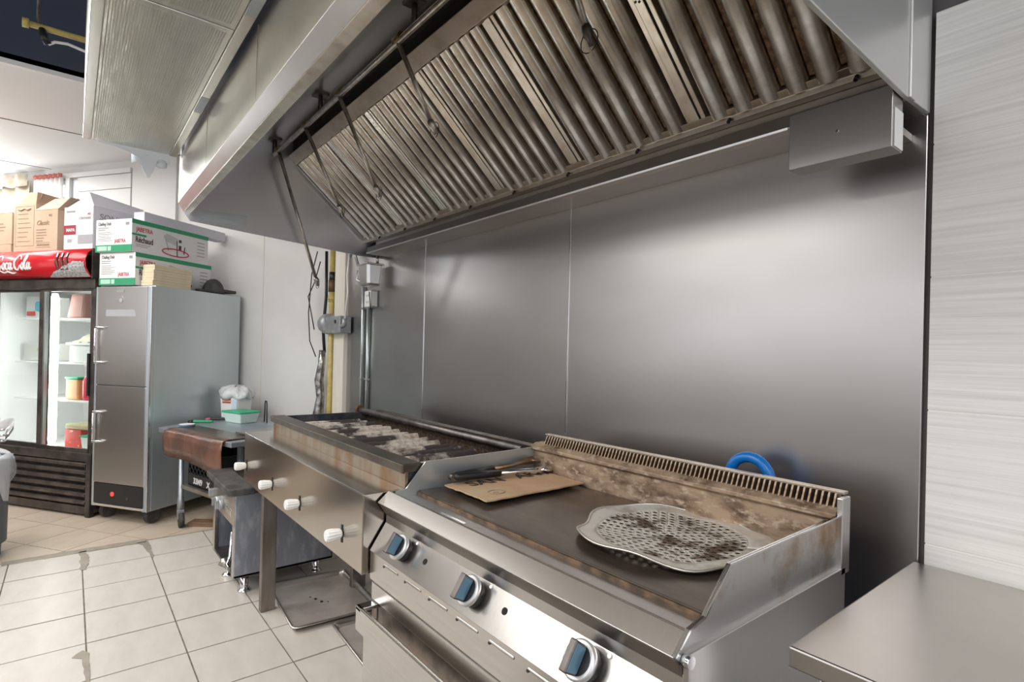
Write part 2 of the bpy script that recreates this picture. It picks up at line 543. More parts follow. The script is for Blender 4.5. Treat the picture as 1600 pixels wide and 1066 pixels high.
# curtains
cur = thing('window_curtain', 'white sheer curtain with red trim at the high window', 'curtain', WP(S0, .27, 0), TH)
P = [[(x*.43/24, .015*math.sin(x*1.6), z) for x in range(25)] for z in (3.22, 2.9, 2.5, 2.1)]
MB().quadgrid(P).build('sheer_panel', SHEER, cur, solid=.002)
P = [[(x*.43/24, -.012+.018*math.sin(x*1.6), z) for x in range(25)] for z in (3.24, 3.2)]
MB().quadgrid(P).build('red_trim', mat('faded_red', (.65, .2, .17), .7), cur, solid=.003)
cur2 = thing('beige_curtain', 'beige curtain with scalloped valance left of the high window', 'curtain', WP(-6.2, .27, 0), TH)
P = [[(x*2.2/60, .02*math.sin(x*1.1), z) for x in range(61)] for z in (3.2, 2.8, 2.4, 2.0)]
MB().quadgrid(P).build('curtain_panel', CURTAIN, cur2, solid=.003)
P = [[(x*2.2/80, -.04+.02*math.sin(x*.8), z-(0.02*abs(math.sin(x*.55)) if z < 3.2 else 0)) for x in range(81)] for z in (3.26, 3.14)]
MB().quadgrid(P).build('valance', mat('valance_cloth', (.58, .50, .38), .8, col2=(.66, .60, .5), scale=20), cur2, solid=.004)

# ---- ceilings
ce = struct(MB().box(-11, -5.10, -4, 3.2, 3.33, 3.40).build('ceiling', CEILW))
for x in (-6.39, -7.9):
    MB().box(x-.004, x+.004, -4, 1.2, 3.326, 3.331).build('panel_joint', GROUT, ce)
MB().box(-5.13, -5.085, -4, 1.8, 3.325, 3.36).build('edge_strip', WHITEP, ce, .003)
struct(MB().box(-5.13, -5.10, -4, 3.2, 3.36, 4.05).build('wall_bulkhead', NAVY))
struct(MB().box(-5.13, 3.4, -4, 3.2, 4.05, 4.12).build('ceiling_upper', NAVY))
struct(MB().box(-11, 3.4, -4.12, -3.98, 0, .95).build('added_dark_band', mat('dark_reflection_brown', (.12, .10, .09), .5)))  # unseen dark band, added so the steel wall reflects dark low down
# remaining shell of the room, behind the viewpoint
struct(MB().box(-11, 3.4, -4.1, -4.0, .95, 1.4).box(-11, 3.4, -4.1, -4.0, 2.6, 4.1).box(-11, -6.5, -4.1, -4.0, 1.4, 2.6).build('wall_front', mat('grey_beige_paint', (.48, .45, .42), .5)))

struct(MB().box(-11.1, -11.0, -4.1, 3.2, 0, 4.1).build('wall_far', WALLW))

# ================================================================== HOOD
HX0, HX1 = -3.813, -.46
hood = thing('exhaust_hood', 'long stainless exhaust hood hung above the griddle and charbroiler', 'exhaust hood', (0, 0, 2.12))
hz = -2.12


def hb(pts, name, M, x0=HX0, x1=HX1, bev=.002):
    return MB().prism([(y, z+hz) for y, z in pts], 'x', x0, x1).build(name, M, hood, bev)


endp = [(.484, 2.285), (.512, 2.24), (.545, 2.19), (1.62, 2.115), (1.80, 2.115), (1.80, 2.95), (.497, 2.95)]
hb(endp, 'end_panel', mat('bluish_hood_steel', (.70, .72, .76), .32, 1, col2=(.60, .61, .64), scale=1.5, lo=.3, hi=.7), HX0, HX0+.012)
endr = [(.497, 2.13), (1.60, 2.108), (1.797, 2.12), (1.797, 2.95), (.497, 2.95)]
ENDS = mat('end_panel_steel', (.70, .70, .69), .36, .7)
hb(endr, 'end_panel', ENDS, HX1-.012, HX1)
hb([(1.62, 2.108), (1.655, 2.108), (1.655, 2.95), (1.62, 2.95)], 'end_flange', ENDS, HX1, HX1+.006)
hb([(.482, 2.288), (.50, 2.288), (.50, 2.565), (.485, 2.565)], 'front_panel', FOIL, HX0+.0, HX1)
hb([(.480, 2.288), (.512, 2.240), (.53, 2.25), (.50, 2.30)], 'front_lip', HOODSTEEL)
hb([(.512, 2.240), (.548, 2.234), (.548, 2.25), (.52, 2.25)], 'lip_flange', FILTER)
hb([(.56, 2.80), (1.80, 2.80), (1.80, 2.95), (.56, 2.95)], 'hood_top', HOODSTEEL)
hb([(.505, 2.30), (.56, 2.30), (.56, 2.95), (.505, 2.95)], 'front_lining', HOODSTEEL)
hb([(1.172, 2.668), (1.152, 2.662), (1.105, 2.714), (1.118, 2.73), (1.19, 2.70)], 'upper_rail', RAILS, HX0+.012, HX1-.012)
hb([(1.135, 2.71), (1.15, 2.71), (1.15, 2.80), (1.135, 2.80)], 'slot_back', DARKV, HX0+.012, HX1-.012)
hb([(1.66, 2.232), (1.640, 2.248), (1.655, 2.266), (1.70, 2.235), (1.70, 2.214), (1.662, 2.214)], 'filter_rail', RAILS, HX0+.012, HX1-.012)
hb([(1.80, 2.118), (1.80, 2.215), (1.70, 2.215), (1.70, 2.165), (1.635, 2.165), (1.628, 2.123), (1.66, 2.118)], 'grease_trough', HOODSTEEL, HX0+.1, HX1-.012)
hb([(1.628, 2.118), (1.634, 2.118), (1.634, 2.128), (1.626, 2.128)], 'trough_edge', STEEL, HX0+.1, HX1-.3)
for i in range(9):
    x = -3.55+i*.37
    MB().cyl((x, 1.655, 2.222+hz), (x, 1.645, 2.208+hz), .006, 8).build('rail_screw', BLACK, hood)
MB().box(HX0+.0125, HX0+.014, .60, .86, 2.20+hz, 2.27+hz).build('maker_plate', mat('plate_label', (.62, .68, .70), .4, .2, col2=(.5, .56, .58), scale=30, stretch=(1, .2, 4)), hood)
# panel seams on the quilted front
for x in (-2.95, -2.05, -1.2):
    MB().box(x-.003, x+.003, .482, .486, 2.30+hz, 2.56+hz).build('panel_seam', RAILS, hood)

# baffle filters
vb, vt = Vector((0, 1.668, 2.243)), Vector((0, 1.165, 2.682))
vdir = (vt-vb).normalized()
vlen = (vt-vb).length
ndir = Vector((0, vdir.z*-1, vdir.y)).normalized()
if ndir.z > 0:
    ndir = -ndir
edges = [-3.795, -3.222, -2.686, -2.154, -1.633, -1.061, -.478]
fl = ['leftmost grease baffle filter, against the hood end panel', 'second grease baffle filter from the hood left end',
      'third grease baffle filter from the hood left end', 'fourth grease baffle filter, behind two hanging pipes region of the hood middle',
      'fifth grease baffle filter, with screw dots on its right frame', 'rightmost grease baffle filter, nearest the steel box']
fl[3] = 'fourth grease baffle filter from the hood left end'


def fpt(x, v, n):
    p = vb+vdir*v+ndir*n
    return (x, p.y, p.z)


for k in range(6):
    x0, x1 = edges[k]+.004, edges[k+1]-.004
    ctr = Vector(fpt((x0+x1)/2, 0, 0))
    ft = thing('grease_filter', fl[k], 'filter', ctr, 0, 'baffle filters in the hood')

    def loc(x, v, n):
        return tuple(Vector(fpt(x, v, n))-ctr)

    def slab(xa, xb, va, vb_, na, nb):
        return MB().hexa([loc(xa, va, na), loc(xb, va, na), loc(xb, vb_, na), loc(xa, vb_, na), loc(xa, va, nb), loc(xb, va, nb), loc(xb, vb_, nb), loc(xa, vb_, nb)])
    slab(x0, x1, .0, vlen, -.03, -.022).build('filter_back', GREASYF, ft)
    slab(x0, x0+.016, 0, vlen, -.03, .012).build('side_frame', FILTER, ft, .002)
    slab(x1-.03, x1, 0, vlen, -.03, .012).build('side_frame', FILTER, ft, .002)
    slab(x1-.05, x1-.032, 0, vlen, -.03, .006).build('inner_frame', FILTER, ft, .002)
    nb_ = 6
    a0, a1 = x0+.022, x1-.056
    pitch = (a1-a0)/nb_
    for i in range(nb_):
        cx = a0+pitch*(i+.5)
        hw = pitch*.365
        prof = [(-hw, -.02), (-hw, .004), (-hw*.86, .016), (-hw*.5, .024), (0, .027), (hw*.5, .024), (hw*.86, .016), (hw, .004), (hw, -.02)]
        mb = MB()
        P = [[loc(cx+u, v, n) for u, n in prof] for v in (.006, vlen-.008)]
        mb.quadgrid(P)
        n_ = len(prof)
        mb.f.append(tuple(range(n_)))
        mb.sm.append(False)
        mb.build('baffle', FILTER, ft)
        # greasy inner channel between the baffles
        if i < nb_-1:
            slab(cx+hw+.004, cx+pitch-hw-.004, .03, vlen-.03, -.022, -.006).build('inner_baffle', mat('rusty_inner_baffle', (.30, .20, .12), .5, .6, col2=(.12, .07, .04), scale=50, stretch=(1, 1, 1), bump=.3), ft)
    if k == 4:
        for (dx, v) in ((.012, .50), (.024, .505), (.012, .44), (.024, .445), (.018, .47)):
            MB().cyl(loc(x1-dx, v, .010), loc(x1-dx, v, .0135), .004, 8).build('screw_hole', BLACK, ft)

# fire suppression pipe
fp = thing('suppression_pipe', 'dark steel fire suppression pipe with hanging nozzles inside the hood', 'pipe', (0, 1.015, 2.70))


def L3(x, y, z):
    return (x, y-1.015, z-2.70)


MB().cyl(L3(-3.80, 1.015, 2.70), L3(-.55, 1.015, 2.70), .013, 12).build('main_pipe', PIPEM, fp)
drops = [((-3.70, 1.015), (-3.733, 1.299, 1.861)), ((-3.188, 1.015), (-3.188, 1.247, 2.236)), ((-2.678, 1.015), (-2.678, 1.243, 2.238)),
         ((-2.05, 1.015), (-2.05, 1.20, 2.37)), ((-1.147, 1.015), (-1.147, 1.20, 2.37))]
for (px, py), e in drops:
    A = Vector(L3(px, py, 2.695))
    B = Vector(L3(*e))
    d = (B-A).normalized()
    MB().cyl((A.x-.03, A.y, .01), (A.x+.03, A.y, .01), .019, 10).build('tee_fitting', mat('brass_dark', (.3, .24, .12), .4, 1), fp)
    dp = MB().cyl(A, B-d*.05, .0105, 10).build('drop_pipe', PIPEM, fp)
    MB().tube([B-d*.06, B-d*.05, B-d*.028, B-d*.02, B], [.013, .016, .016, .010, .009], 10).build('nozzle', DARKM if px > -1.5 else PIPEM, dp)
    ring = [B+Vector((.035*math.cos(a)-.012, .0, .035*math.sin(a)+.02)) for a in [i*PI/8 for i in range(-3, 13)]]
    MB().tube(ring, .0018, 5).build('cap_wire', BLACK, dp)
for x in (-3.79, -2.95, -1.92):
    MB().cyl(L3(x, 1.015, 2.70), L3(x, 1.015, 2.80), .012, 8).box(x-.035, x+.035, -.035, .035, .088, .0995).build('pipe_hanger', DARKM, fp)
hl = thing('hood_lamp', 'small white globe lamp under the hood roof near its left end', 'lamp', (-3.05, .80, 2.80))
MB().tube([(0, 0, 0), (0, 0, -.06)], [.02, .016], 10).build('lamp_socket', DARKM, hl)
MB().tube([(0, 0, -.055), (0, 0, -.07), (0, 0, -.09), (0, 0, -.11), (0, 0, -.125)], [.014, .03, .036, .028, .008], 12).build('globe', mat('opal_globe', (.75, .70, .62), .4), hl)

# air supply plenum in front of the hood
pl = thing('air_plenum', 'embossed aluminium air supply box along the hood front', 'air duct', (0, 0, 2.56))
for x0, x1 in ((-3.81, -2.15), (-2.143, -.9), (-.893, .3)):
    p = MB()
    for i in range(58):
        pass
    MB().box(x0, x1, .065, .43, 0, .02).build('soffit_panel', FOIL, pl, .002)
# raised ribs on the two panels in view
for x0, x1 in ((-3.79, -2.17), (-2.12, -1.3)):
    mbr = MB()
    n = int((.42-.075)/.0085)
    for i in range(n):
        y = .075+i*.0085
        mbr.prism([(y, 0), (y+.002, -.0018), (y+.004, 0)], 'x', x0+.01, x1-.01)
    r_ = mbr.build('embossed_ribs', FOIL, pl)
    r_['kind'] = 'stuff'
box('edge_frame', STEELH, pl, -3.81, .3, .028, .065, -.006, .03)
box('edge_frame', STEELH, pl, -3.81, .3, .43, .468, -.006, .03)
box('plenum_side', FOIL, pl, -3.81, .3, .03, .04, .03, .6)
box('plenum_end', FOIL, pl, -3.81, -3.80, .03, .468, .02, .6)
for x in (-2.9, -1.9):
    box('joint_tape', BLUESTEEL, pl, x-.1, x+.1, .432, .466, -.008, -.005, 0)
film = thing('torn_film', 'torn white plastic film dangling from the left end of the plenum', 'plastic film', (-3.82, .28, 2.56))
pts = []
outline = [(-.18, .012), (.15, .012), (.16, -.07), (.13, -.035), (.10, -.02), (.085, -.08), (.06, -.15), (.045, -.155), (.02, -.10), (.015, -.05), (-.04, -.03), (-.10, -.012), (-.18, -.004)]
MB().prism([(y, z) for y, z in outline], 'x', -.004, .0).build('film_sheet', PLASTICW, film)
P = [[(-.01-.012*math.sin(i*1.7+j), -.03+i*.025, -.02-.03*j+.01*math.sin(i*2)) for i in range(8)] for j in range(3)]
MB().quadgrid(P).build('film_fold', PLASTICW, film, solid=.002)
# gas pipe and cable under the upper ceiling
yp = thing('yellow_pipe', 'yellow gas pipe with white cable below the dark upper ceiling', 'pipe', (-4.35, -.14, 3.32))
MB().tube([(0, -.1, .0), (0.0, .35, .0)], .018, 10).build('gas_run', YELLOWG, yp)
MB().cyl((0, -.12, 0), (0, -.09, 0), .028, 10).build('end_cap', YELLOWG, yp)
MB().cyl((0, -.05, 0), (0, -.05, .72), .008, 8).build('hanger_rod', DARKM, yp)
MB().tube([(0, 0, -.09), (0, .03, -.065), (0, .09, -.055), (0, .2, -.075), (0, .4, -.12)], .009, 8).build('white_cable', WHITEP, yp)
MB().tube([(0, -.03, -.01), (.01, -.02, -.06), (0, .0, -.09)], .02, 8).build('clamp', BLACK, yp)

# steel box below the hood, right
jb = thing('steel_box', 'folded stainless box fixed to the wall under the right hood end', 'metal box', (-.60, 1.56, 1.975))
box('box_body', WALLSTEEL, jb, -.125, .125, 0, .072, 0, .155, .002)
box('box_end', WHITEP, jb, .125, .128, .012, .068, .004, .10, .001)
MB().cyl((0, -.002, .075), (0, .004, .075), .004, 8).build('rivet', CHROME, jb)
box('box_bracket', HOODSTEEL, jb, -.1, .1, .07, .238, .08, .10, .001)

# ================================================================== WALL LEFT FITTINGS
gc = thing('grease_cup', 'small stainless grease cup hung below the hood left corner', 'grease cup', (-3.80, 1.70, 1.90))
mb = MB()
mb.hexa([(-.075, -.05, 0), (.075, -.05, 0), (.075, .05, 0), (-.075, .05, 0), (-.09, -.06, .165), (.09, -.06, .165), (.09, .06, .165), (-.09, .06, .165)])
mb.build('cup', STEEL, gc, .018)
box('cup_rim', CHROME, gc, -.096, .096, -.066, .066, .15, .162, .004)
for y in (-.03, .03):
    MB().tube([(-.09, y, .14), (-.16, y, .13), (-.17, y, .06), (-.09, y, .04)], .004, 6).build('wire_hanger', CHROME, gc)
MB().cyl((0.03, .04, .16), (.03, .04, .24), .012, 8).build('hanger_post', PIPEM, gc)
ob = thing('outlet_box', 'metal wall outlet box with sockets under the grease cup', 'outlet', (-3.93, 1.80, 1.755))
box('box_body', CASTALU, ob, -.06, .06, -.055, 0, 0, .13, .004)
box('socket_plate', WHITEP, ob, -.05, .06, -.06, -.054, .006, .124, .003)
for z in (.04, .09):
    for x in (-.012, .016):
        box('socket_slot', BLACK, ob, x, x+.005, -.0615, -.059, z-.008, z+.008, 0)
box('side_socket', WHITEP, ob, .06, .064, -.05, -.008, .01, .12, .002)
MB().tube([(.03, -.06, .115), (.08, -.08, .10), (.09, -.08, .06), (.085, -.07, -.02)], .004, 6).build('cord', BLACK, ob)
for n_, x, z1, lab in ((0, -4.105, 2.1, 'thin metal conduit running down the wall, the left of two'), (1, -4.0, 1.76, 'thin metal conduit below the outlet box, the right of two')):
    c = thing('wall_conduit', lab, 'conduit', (x, 1.785, 0))
    MB().cyl((0, 0, .9), (0, 0, z1), .0125, 10).build('conduit_tube', mat('galvanised', (.60, .66, .67), .35, .8), c)
    for z in (1.2, 1.75):
        box('clip', CASTALU, c, -.022, .022, -.014, .014, z, z+.015, .002)
gp = thing('gas_pipe', 'yellow gas riser with rusty fittings beside the cream corner board', 'pipe', (-4.715, 1.77, 0))
MB().tube([(0, 0, .0), (0, 0, 2.3)], .03, 12).build('riser', YELLOWG, gp)
for z0, z1, r_, M_ in ((2.02, 2.10, .034, BLACK), (1.93, 2.03, .038, BROWNFIT), (1.84, 1.90, .036, YELLOWG), (1.86, 1.88, .044, YELLOWG), (1.35, 1.5, .027, BLACK), (.9, 1.25, .028, BLACK)):
    MB().cyl((0, 0, z0), (0, 0, z1), r_, 12).build('fitting', M_, gp)
gv = thing('gas_valve', 'grey gas shutoff valve with box actuator on the gas riser', 'valve', (-4.70, 1.74, 1.62))
MB().tube([(-.12, 0, .03), (-.06, 0, .03), (-.04, 0, .03), (.05, 0, .03), (.06, 0, .03)], [.05, .085, .09, .085, .05], 14).build('valve_body', CASTALU, gv)
box('actuator', CASTALU, gv, .04, .36, -.05, .05, -.055, .085, .006)
MB().cyl((.27, -.055, .04), (.27, -.045, .04), .016, 10).build('actuator_port', BLACK, gv)
MB().tube([(.36, -.03, .0), (.41, -.03, .01), (.42, -.03, .06)], .02, 8).build('elbow', CASTALU, gv)
MB().tube([(.42, -.03, .06), (.42, -.01, .28), (.40, -.01, .40), (.43, -.01, .58)], .008, 8).build('flexible_line', WHITEP, gv)
MB().tube([(.43, 0, .56), (.47, -.01, .60), (.52, .0, .57), (.54, .02, .48)], .012, 8).build('flex_loop', CASTALU, gv)
for i, (lab, pth) in enumerate((
        ('thick black cable bundle running down behind the gas valve', [(-4.86, 1.76, 2.3), (-4.87, 1.77, 1.9), (-4.90, 1.76, 1.6), (-4.88, 1.77, 1.4)]),
        ('thin black cable looping left of the gas riser', [(-4.92, 1.70, 2.3), (-5.0, 1.68, 2.1), (-5.0, 1.66, 1.75), (-4.95, 1.66, 1.5), (-4.90, 1.7, 1.36)]),
        ('thin black cable crossing behind the hanging nozzle', [(-4.84, 1.70, 2.2), (-4.92, 1.68, 2.02), (-5.02, 1.66, 1.9), (-4.93, 1.66, 1.75), (-4.90, 1.68, 1.6)]))):
    tag(MB().tube(pth, (.014, .005, .005)[i], 8).build('black_cable', BLACK, None), lab, 'cable', 'cables by the gas riser')
pth = [(-4.88, 1.75, 1.42), (-4.89, 1.75, 1.3), (-4.92, 1.74, 1.15), (-4.90, 1.75, 1.0), (-4.92, 1.74, .85), (-4.90, 1.75, .72)]
tag(MB().tube(pth, [.028, .032, .04, .036, .048, .04], 9).build('foil_hose', FOILW, None), 'crumpled foil wrapped hose below the gas valve', 'hose')

# ================================================================== GRIDDLE
GX0, GX1 = -1.765, -.569
g = thing('gas_griddle', 'stainless gas griddle with dark plate and three black knobs', 'griddle')
box('cabinet_body', STEEL, g, GX0, GX1, .87, 1.56, .10, .90, .003)
box('side_panel', STEEL, g, GX1, GX1+.012, .865, 1.56, .10, .918, .002)
for x in (GX0+.08, GX1-.08):
    for y in (.93, 1.48):
        MB().tube([(x, y, 0), (x, y, .02), (x, y, .025), (x, y, .11)], [.03, .03, .02, .02], 10).build('foot', CHROME, g)
# knob panel, sloped
MB().prism([(.880, .858), (.813, .757), (.830, .757), (.895, .86)], 'x', GX0, GX1+.002).build('knob_panel', SCRATCH, g, .001)
MB().prism([(.841, .912), (.866, .876), (.878, .858), (.93, .858), (.93, .915)], 'x', GX0+.002, GX1).build('lip_recess', mat('shaded_recess_steel', (.34, .31, .285), .35, 1), g, .001)  # steel coloured darker to put the shade under the lip into it
MB().prism([(.841, .911), (.837, .917), (.878, .952), (.906, .940), (.906, .928), (.87, .916)], 'x', GX0, GX1).build('front_lip', SCRATCH, g, .0015)
MB().box(GX0, GX1, .90, 1.0, .905, .924).build('gutter', TABLESTEEL, g, .002)
sl = []
for x0, x1 in ((-1.52, -1.38), (-1.18, -1.10)):
    MB().box(x0, x1, .935, .948, .9235, .9255).build('gutter_slot', CHROME, g, .002) if x0 < -1.3 else None
box('griddle_plate', PLATE, g, GX0+.008, GX1-.008, .995, 1.56, .905, .938, .002)
box('plate_edge', mat('plate_edge_brown', (.07, .05, .035), .5, .4, col2=(.20, .13, .08), scale=25), g, GX0+.008, GX1-.008, .990, .996, .915, .934, .001)
# side guards
gd = [(.838, .918), (.880, .955), (.930, .965), (1.015, 1.044), (1.545, 1.05), (1.545, .90), (.86, .90)]
MB().prism([(.905, .945), (.945, .950), (1.022, 1.038), (1.587, 1.046), (1.587, .92), (.905, .915)], 'x', GX0-.002, GX0+.003).build('side_guard', mat('bright_guard', (.58, .63, .65), .35, .8), g)
MB().prism(gd, 'x', GX1-.003, GX1+.002).build('side_guard', mat('stained_guard', (.60, .60, .60), .34, .95, col2=(.36, .23, .14), scale=4.2, lo=.57, hi=.72), g)
MB().prism([(.838, .918), (.880, .955), (.930, .965), (1.015, 1.044), (1.545, 1.05), (1.545, 1.046), (1.017, 1.040), (.932, .961), (.884, .951), (.842, .916)], 'x', GX1-.005, GX1+.004).build('guard_edge', CHROME, g)
MB().box(GX1-.002, GX1+.012, 1.535, 1.585, .90, 1.095).build('rear_post', STEEL, g, .002)
MB().cyl((GX1+.003, .866, .906), (GX1+.018, .866, .906), .012, 12).build('guard_bolt', CHROME, g)
# backsplash with louvred vent
MB().prism([(1.545, .90), (1.545, 1.032), (1.530, 1.040), (1.530, 1.052), (1.552, 1.066), (1.60, 1.066), (1.60, .90)], 'x', GX0+.003, GX1-.004).build('backsplash', GREASE, g, .002)
box('vent_back', DARKV, g, GX0+.05, GX1-.012, 1.585, 1.60, 1.06, 1.10, 0)
box('vent_top', RAILS, g, GX0+.04, GX1, 1.575, 1.602, 1.097, 1.104, .001)
slat_me = MB().hexa([(-.003, 1.550, 1.065), (.002, 1.550, 1.065), (.006, 1.582, 1.065), (.001, 1.582, 1.065), (-.003, 1.566, 1.099), (.002, 1.566, 1.099), (.006, 1.586, 1.099), (.001, 1.586, 1.099)]).mesh('vent_slat')
slat_me.materials.append(mat('vent_slat_metal', (.34, .28, .22), .45, .9, col2=(.18, .12, .08), scale=20))
NS = 72
for i in range(NS):
    o = bpy.data.objects.new('vent_slat', slat_me)
    COL.objects.link(o)
    o.parent = g
    o.location = (-1.70+i*(1.70-.585)/(NS-1), 0, 0)
# lower front: pressed louvre panel, rail, drawer, door
box('louvre_panel', STEELH, g, GX0, GX1, .815, .87, .66, .758, .002)
for i in range(8):
    x = -1.657+i*.1455
    if x > GX1-.1:
        break
    MB().prism([(.8145, .7435), (.8118, .739), (.8145, .7345)], 'x', x, x+.095).build('pressed_slot', STEELH, g, .001)
    MB().cyl((x, .812, .7345), (x, .8145, .7345), .004, 8).build('slot_end', BLACK, g)
MB().box(GX0+.02, GX1, .826, .86, .652, .660).build('shadow_gap', DARKV, g)
box('drawer_rail', STEELH, g, GX0, GX1, .822, .87, .59, .652, .004)
box('drawer_recess', DARKM, g, GX0+.02, GX1, .84, .87, .50, .59, .002)
box('grease_drawer', STEELH, g, GX0+.01, GX1-.01, .762, .775, .505, .588, .004)
box('drawer_bottom', RAILS, g, GX0+.02, GX1-.02, .775, .86, .515, .525, .001)
box('drawer_end', CHROME, g, GX0+.01, GX0+.05, .762, .86, .575, .588, .002)
box('lower_door', STEELH, g, GX0+.012, GX1-.012, .79, .86, .12, .49, .004)
# knobs
pn = Vector((0, -.835, .551))
pu = Vector((0, .551, .835))


def pk(x, a, u_, n):
    p = Vector((x+a, .846, .807))+pu*u_+pn*n
    return tuple(p)


for x in (-1.575, -1.185, -.782):
    kb = MB().cyl(pk(x, 0, 0, 0), pk(x, 0, 0, .026), .036, 24).build('knob', BLACK, g)
    MB().tube([pk(x, 0, 0, .02), pk(x, 0, 0, .030), pk(x, 0, 0, .033)], [.040, .041, .037], 28).build('knob_ring', mat('knob_ring_silver', (.66, .66, .67), .35, .7), kb)
    MB().cyl(pk(x, 0, 0, .0325), pk(x, 0, 0, .0345), .031, 24).build('knob_dish', BLACK, kb)
    MB().hexa([pk(x, -.012, -.030, .034), pk(x, .012, -.030, .034), pk(x, .012, .030, .034), pk(x, -.012, .030, .034), pk(x, -.009, -.033, .068), pk(x, .009, -.033, .068), pk(x, .009, .033, .068), pk(x, -.009, .033, .068)]).build('knob_grip', DARKM, kb, .003)
    MB().hexa([pk(x, .0122, -.025, .037), pk(x, .0135, -.025, .037), pk(x, .0135, .025, .037), pk(x, .0122, .025, .037), pk(x, .0095, -.028, .064), pk(x, .0108, -.028, .064), pk(x, .0108, .028, .064), pk(x, .0095, .028, .064)]).build('grip_face', BLUEFACE, kb)
    MB().cyl(pk(x, .045, .035, 0), pk(x, .045, .035, .003), .005, 8).build('panel_rivet', WHITEP, g)
    MB().cyl(pk(x, .125, .002, -.001), pk(x, .125, .002, .0015), .009, 14).build('pilot_hole', DARKV, g)

# blue handle behind the griddle
bh = thing('blue_handle', 'bright blue curved plastic handle standing behind the griddle backsplash', 'handle', (-.89, 1.70, 0))
arc = [(-.068, 0, .55), (-.068, 0, .9), (-.068, 0, 1.05)]+[(-.068*math.cos(a), 0, 1.06+.07*math.sin(a)) for a in [PI*i/12 for i in range(1, 12)]]+[(.068, 0, 1.05), (.068, 0, .9), (.068, 0, .55)]
MB().tube(arc, .017, 12).build('grip_loop', BLUE, bh)
box('handle_foot', BLUE, bh, -.09, .09, -.03, .03, 0, .56, .01)

# perforated disk
dk = thing('perforated_disk', 'scorched perforated aluminium disk lying on the griddle', 'pizza disk', (-.915, 1.315, .942), .3)
R0 = .252


def wav(a, r):
    k = (r/R0)**3
    return .003+k*(.012+.007*math.sin(3*a+1.0)+.004*math.sin(7*a))


rings = 9
RH = .202
mbd = MB()
for k in range(rings):
    ra, rb = .012+(RH-.012)*k/rings, .012+(RH-.012)*(k+1)/rings
    n = max(6, int(2*PI*(ra+rb)/2/((RH)/rings*1.15)))
    for i in range(n):
        a0, a1 = 2*PI*(i+.5*(k % 2))/n, 2*PI*(i+1+.5*(k % 2))/n
        am, rm = (a0+a1)/2, (ra+rb)/2
        out = [(a0, ra), (am, ra), (a1, ra), (a1, rm), (a1, rb), (am, rb), (a0, rb), (a0, rm)]
        hr = (rb-ra)*.35
        vs = [(r*math.cos(a), r*math.sin(a), wav(a, r)) for a, r in out]
        cx, cy = rm*math.cos(am), rm*math.sin(am)
        er = Vector((math.cos(am), math.sin(am)))
        et = Vector((-math.sin(am), math.cos(am)))
        for q in range(8):
            th = -PI/2-PI/4+q*PI/4
            u_, v_ = math.cos(th)*hr, math.sin(th)*hr
            x, y = cx+et.x*u_+er.x*v_, cy+et.y*u_+er.y*v_
            vs.append((x, y, wav(math.atan2(y, x), math.hypot(x, y))))
        mbd.add(vs, [(q, (q+1) % 8, 8+(q+1) % 8, 8+q) for q in range(8)], True)
mbd.build('perforated_field', DISKM, dk, solid=.002)
P = []
for r in (RH, .214, .228, .242, R0):
    P.append([((r+(0 if r < .21 else (r-RH)*.18*math.sin(5*a+.6)+(r-RH)*.1*math.sin(9*a)))*math.cos(a), (r+(0 if r < .21 else (r-RH)*.18*math.sin(5*a+.6)))*math.sin(a), wav(a, r)) for a in [2*PI*i/72 for i in range(73)]])
MB().quadgrid(P).build('disk_margin', RIMM, dk, solid=.002)
rimp = [tuple(Vector(p)+Vector((0, 0, .001))) for p in P[-1]]
MB().tube(rimp, .0035, 6, cap=False).build('rolled_rim', mat('rim_bright', (.66, .63, .58), .35, .9), dk)

# cardboard sheet with print
cbp = [(-1.712, 1.075), (-1.451, 1.078), (-1.455, 1.535), (-1.73, 1.535)]
cb = thing('cardboard_sheet', 'torn flat cardboard sheet with dark print lying on the griddle', 'cardboard', (-1.585, 1.30, .940))
rag = []
for i in range(4):
    a, b_ = Vector(cbp[i]), Vector(cbp[(i+1) % 4])
    for j in range(14):
        p = a.lerp(b_, j/14)
        rag.append((p.x+1.585+random.uniform(-.004, .004), p.y-1.30+random.uniform(-.004, .004)))
MB().prism(rag, 'z', .012, .017).build('sheet', CARD, cb)
text('print', 'SAN', .085, INK, cb, (-.055, -.155, .0175), (0, 0, PI/2), bold=.002)
text('print', 'ANT', .085, INK, cb, (-.055, .07, .0175), (0, 0, PI/2), bold=.002)
for r_ in (.034, .029):
    ringp = [(.06+r_*.8*math.cos(a), -.13+r_*math.sin(a), .0175) for a in [2*PI*i/28 for i in range(29)]]
    MB().tube(ringp, .0009, 4).build('round_stamp', INKBROWN, cb)
text('print', 'A2', .02, INKBROWN, cb, (.068, -.148, .0175), (0, 0, PI/2))

# tongs
tg = thing('tongs', 'steel kitchen tongs with black grips resting on the cardboard', 'tongs', (-1.70, 1.10, .985), math.radians(90))


def arm(y0, y1, z0, z1, M2, nm):
    # strip from x=0 (pivot) to x=.42
    a = MB().tube([(0, y0*.2, 0), (.02, y0*.6, 0), (.10, y0, z0*.4), (.2, (y0+y1)/2, z0*.7)], [.011, .015, .015, .014], 8).build('grip', BLACK, tg)
    MB().tube([(.19, (y0+y1)/2, z0*.7), (.3, y1, z0), (.36, y1*1.1, z1), (.42, y1*1.2, z1)], [.010, .010, .014, .017], 8).build('arm', M2, tg)
    for q in range(5):
        aa = (q-2)*.35
        MB().tube([(.40, y1*1.2+.02*math.sin(aa), z1+.004), (.445, y1*1.2+.028*math.sin(aa), z1-.006)], .005, 6).build('scallop_tip', M2, tg)


arm(-.012, -.035, -.008, -.014, CHROME, 'near')
arm(.012, .03, .004, .012, STAINED, 'far')
MB().cyl((.0, -.012, 0), (.0, .012, 0), .013, 10).build('pivot', DARKM, tg)

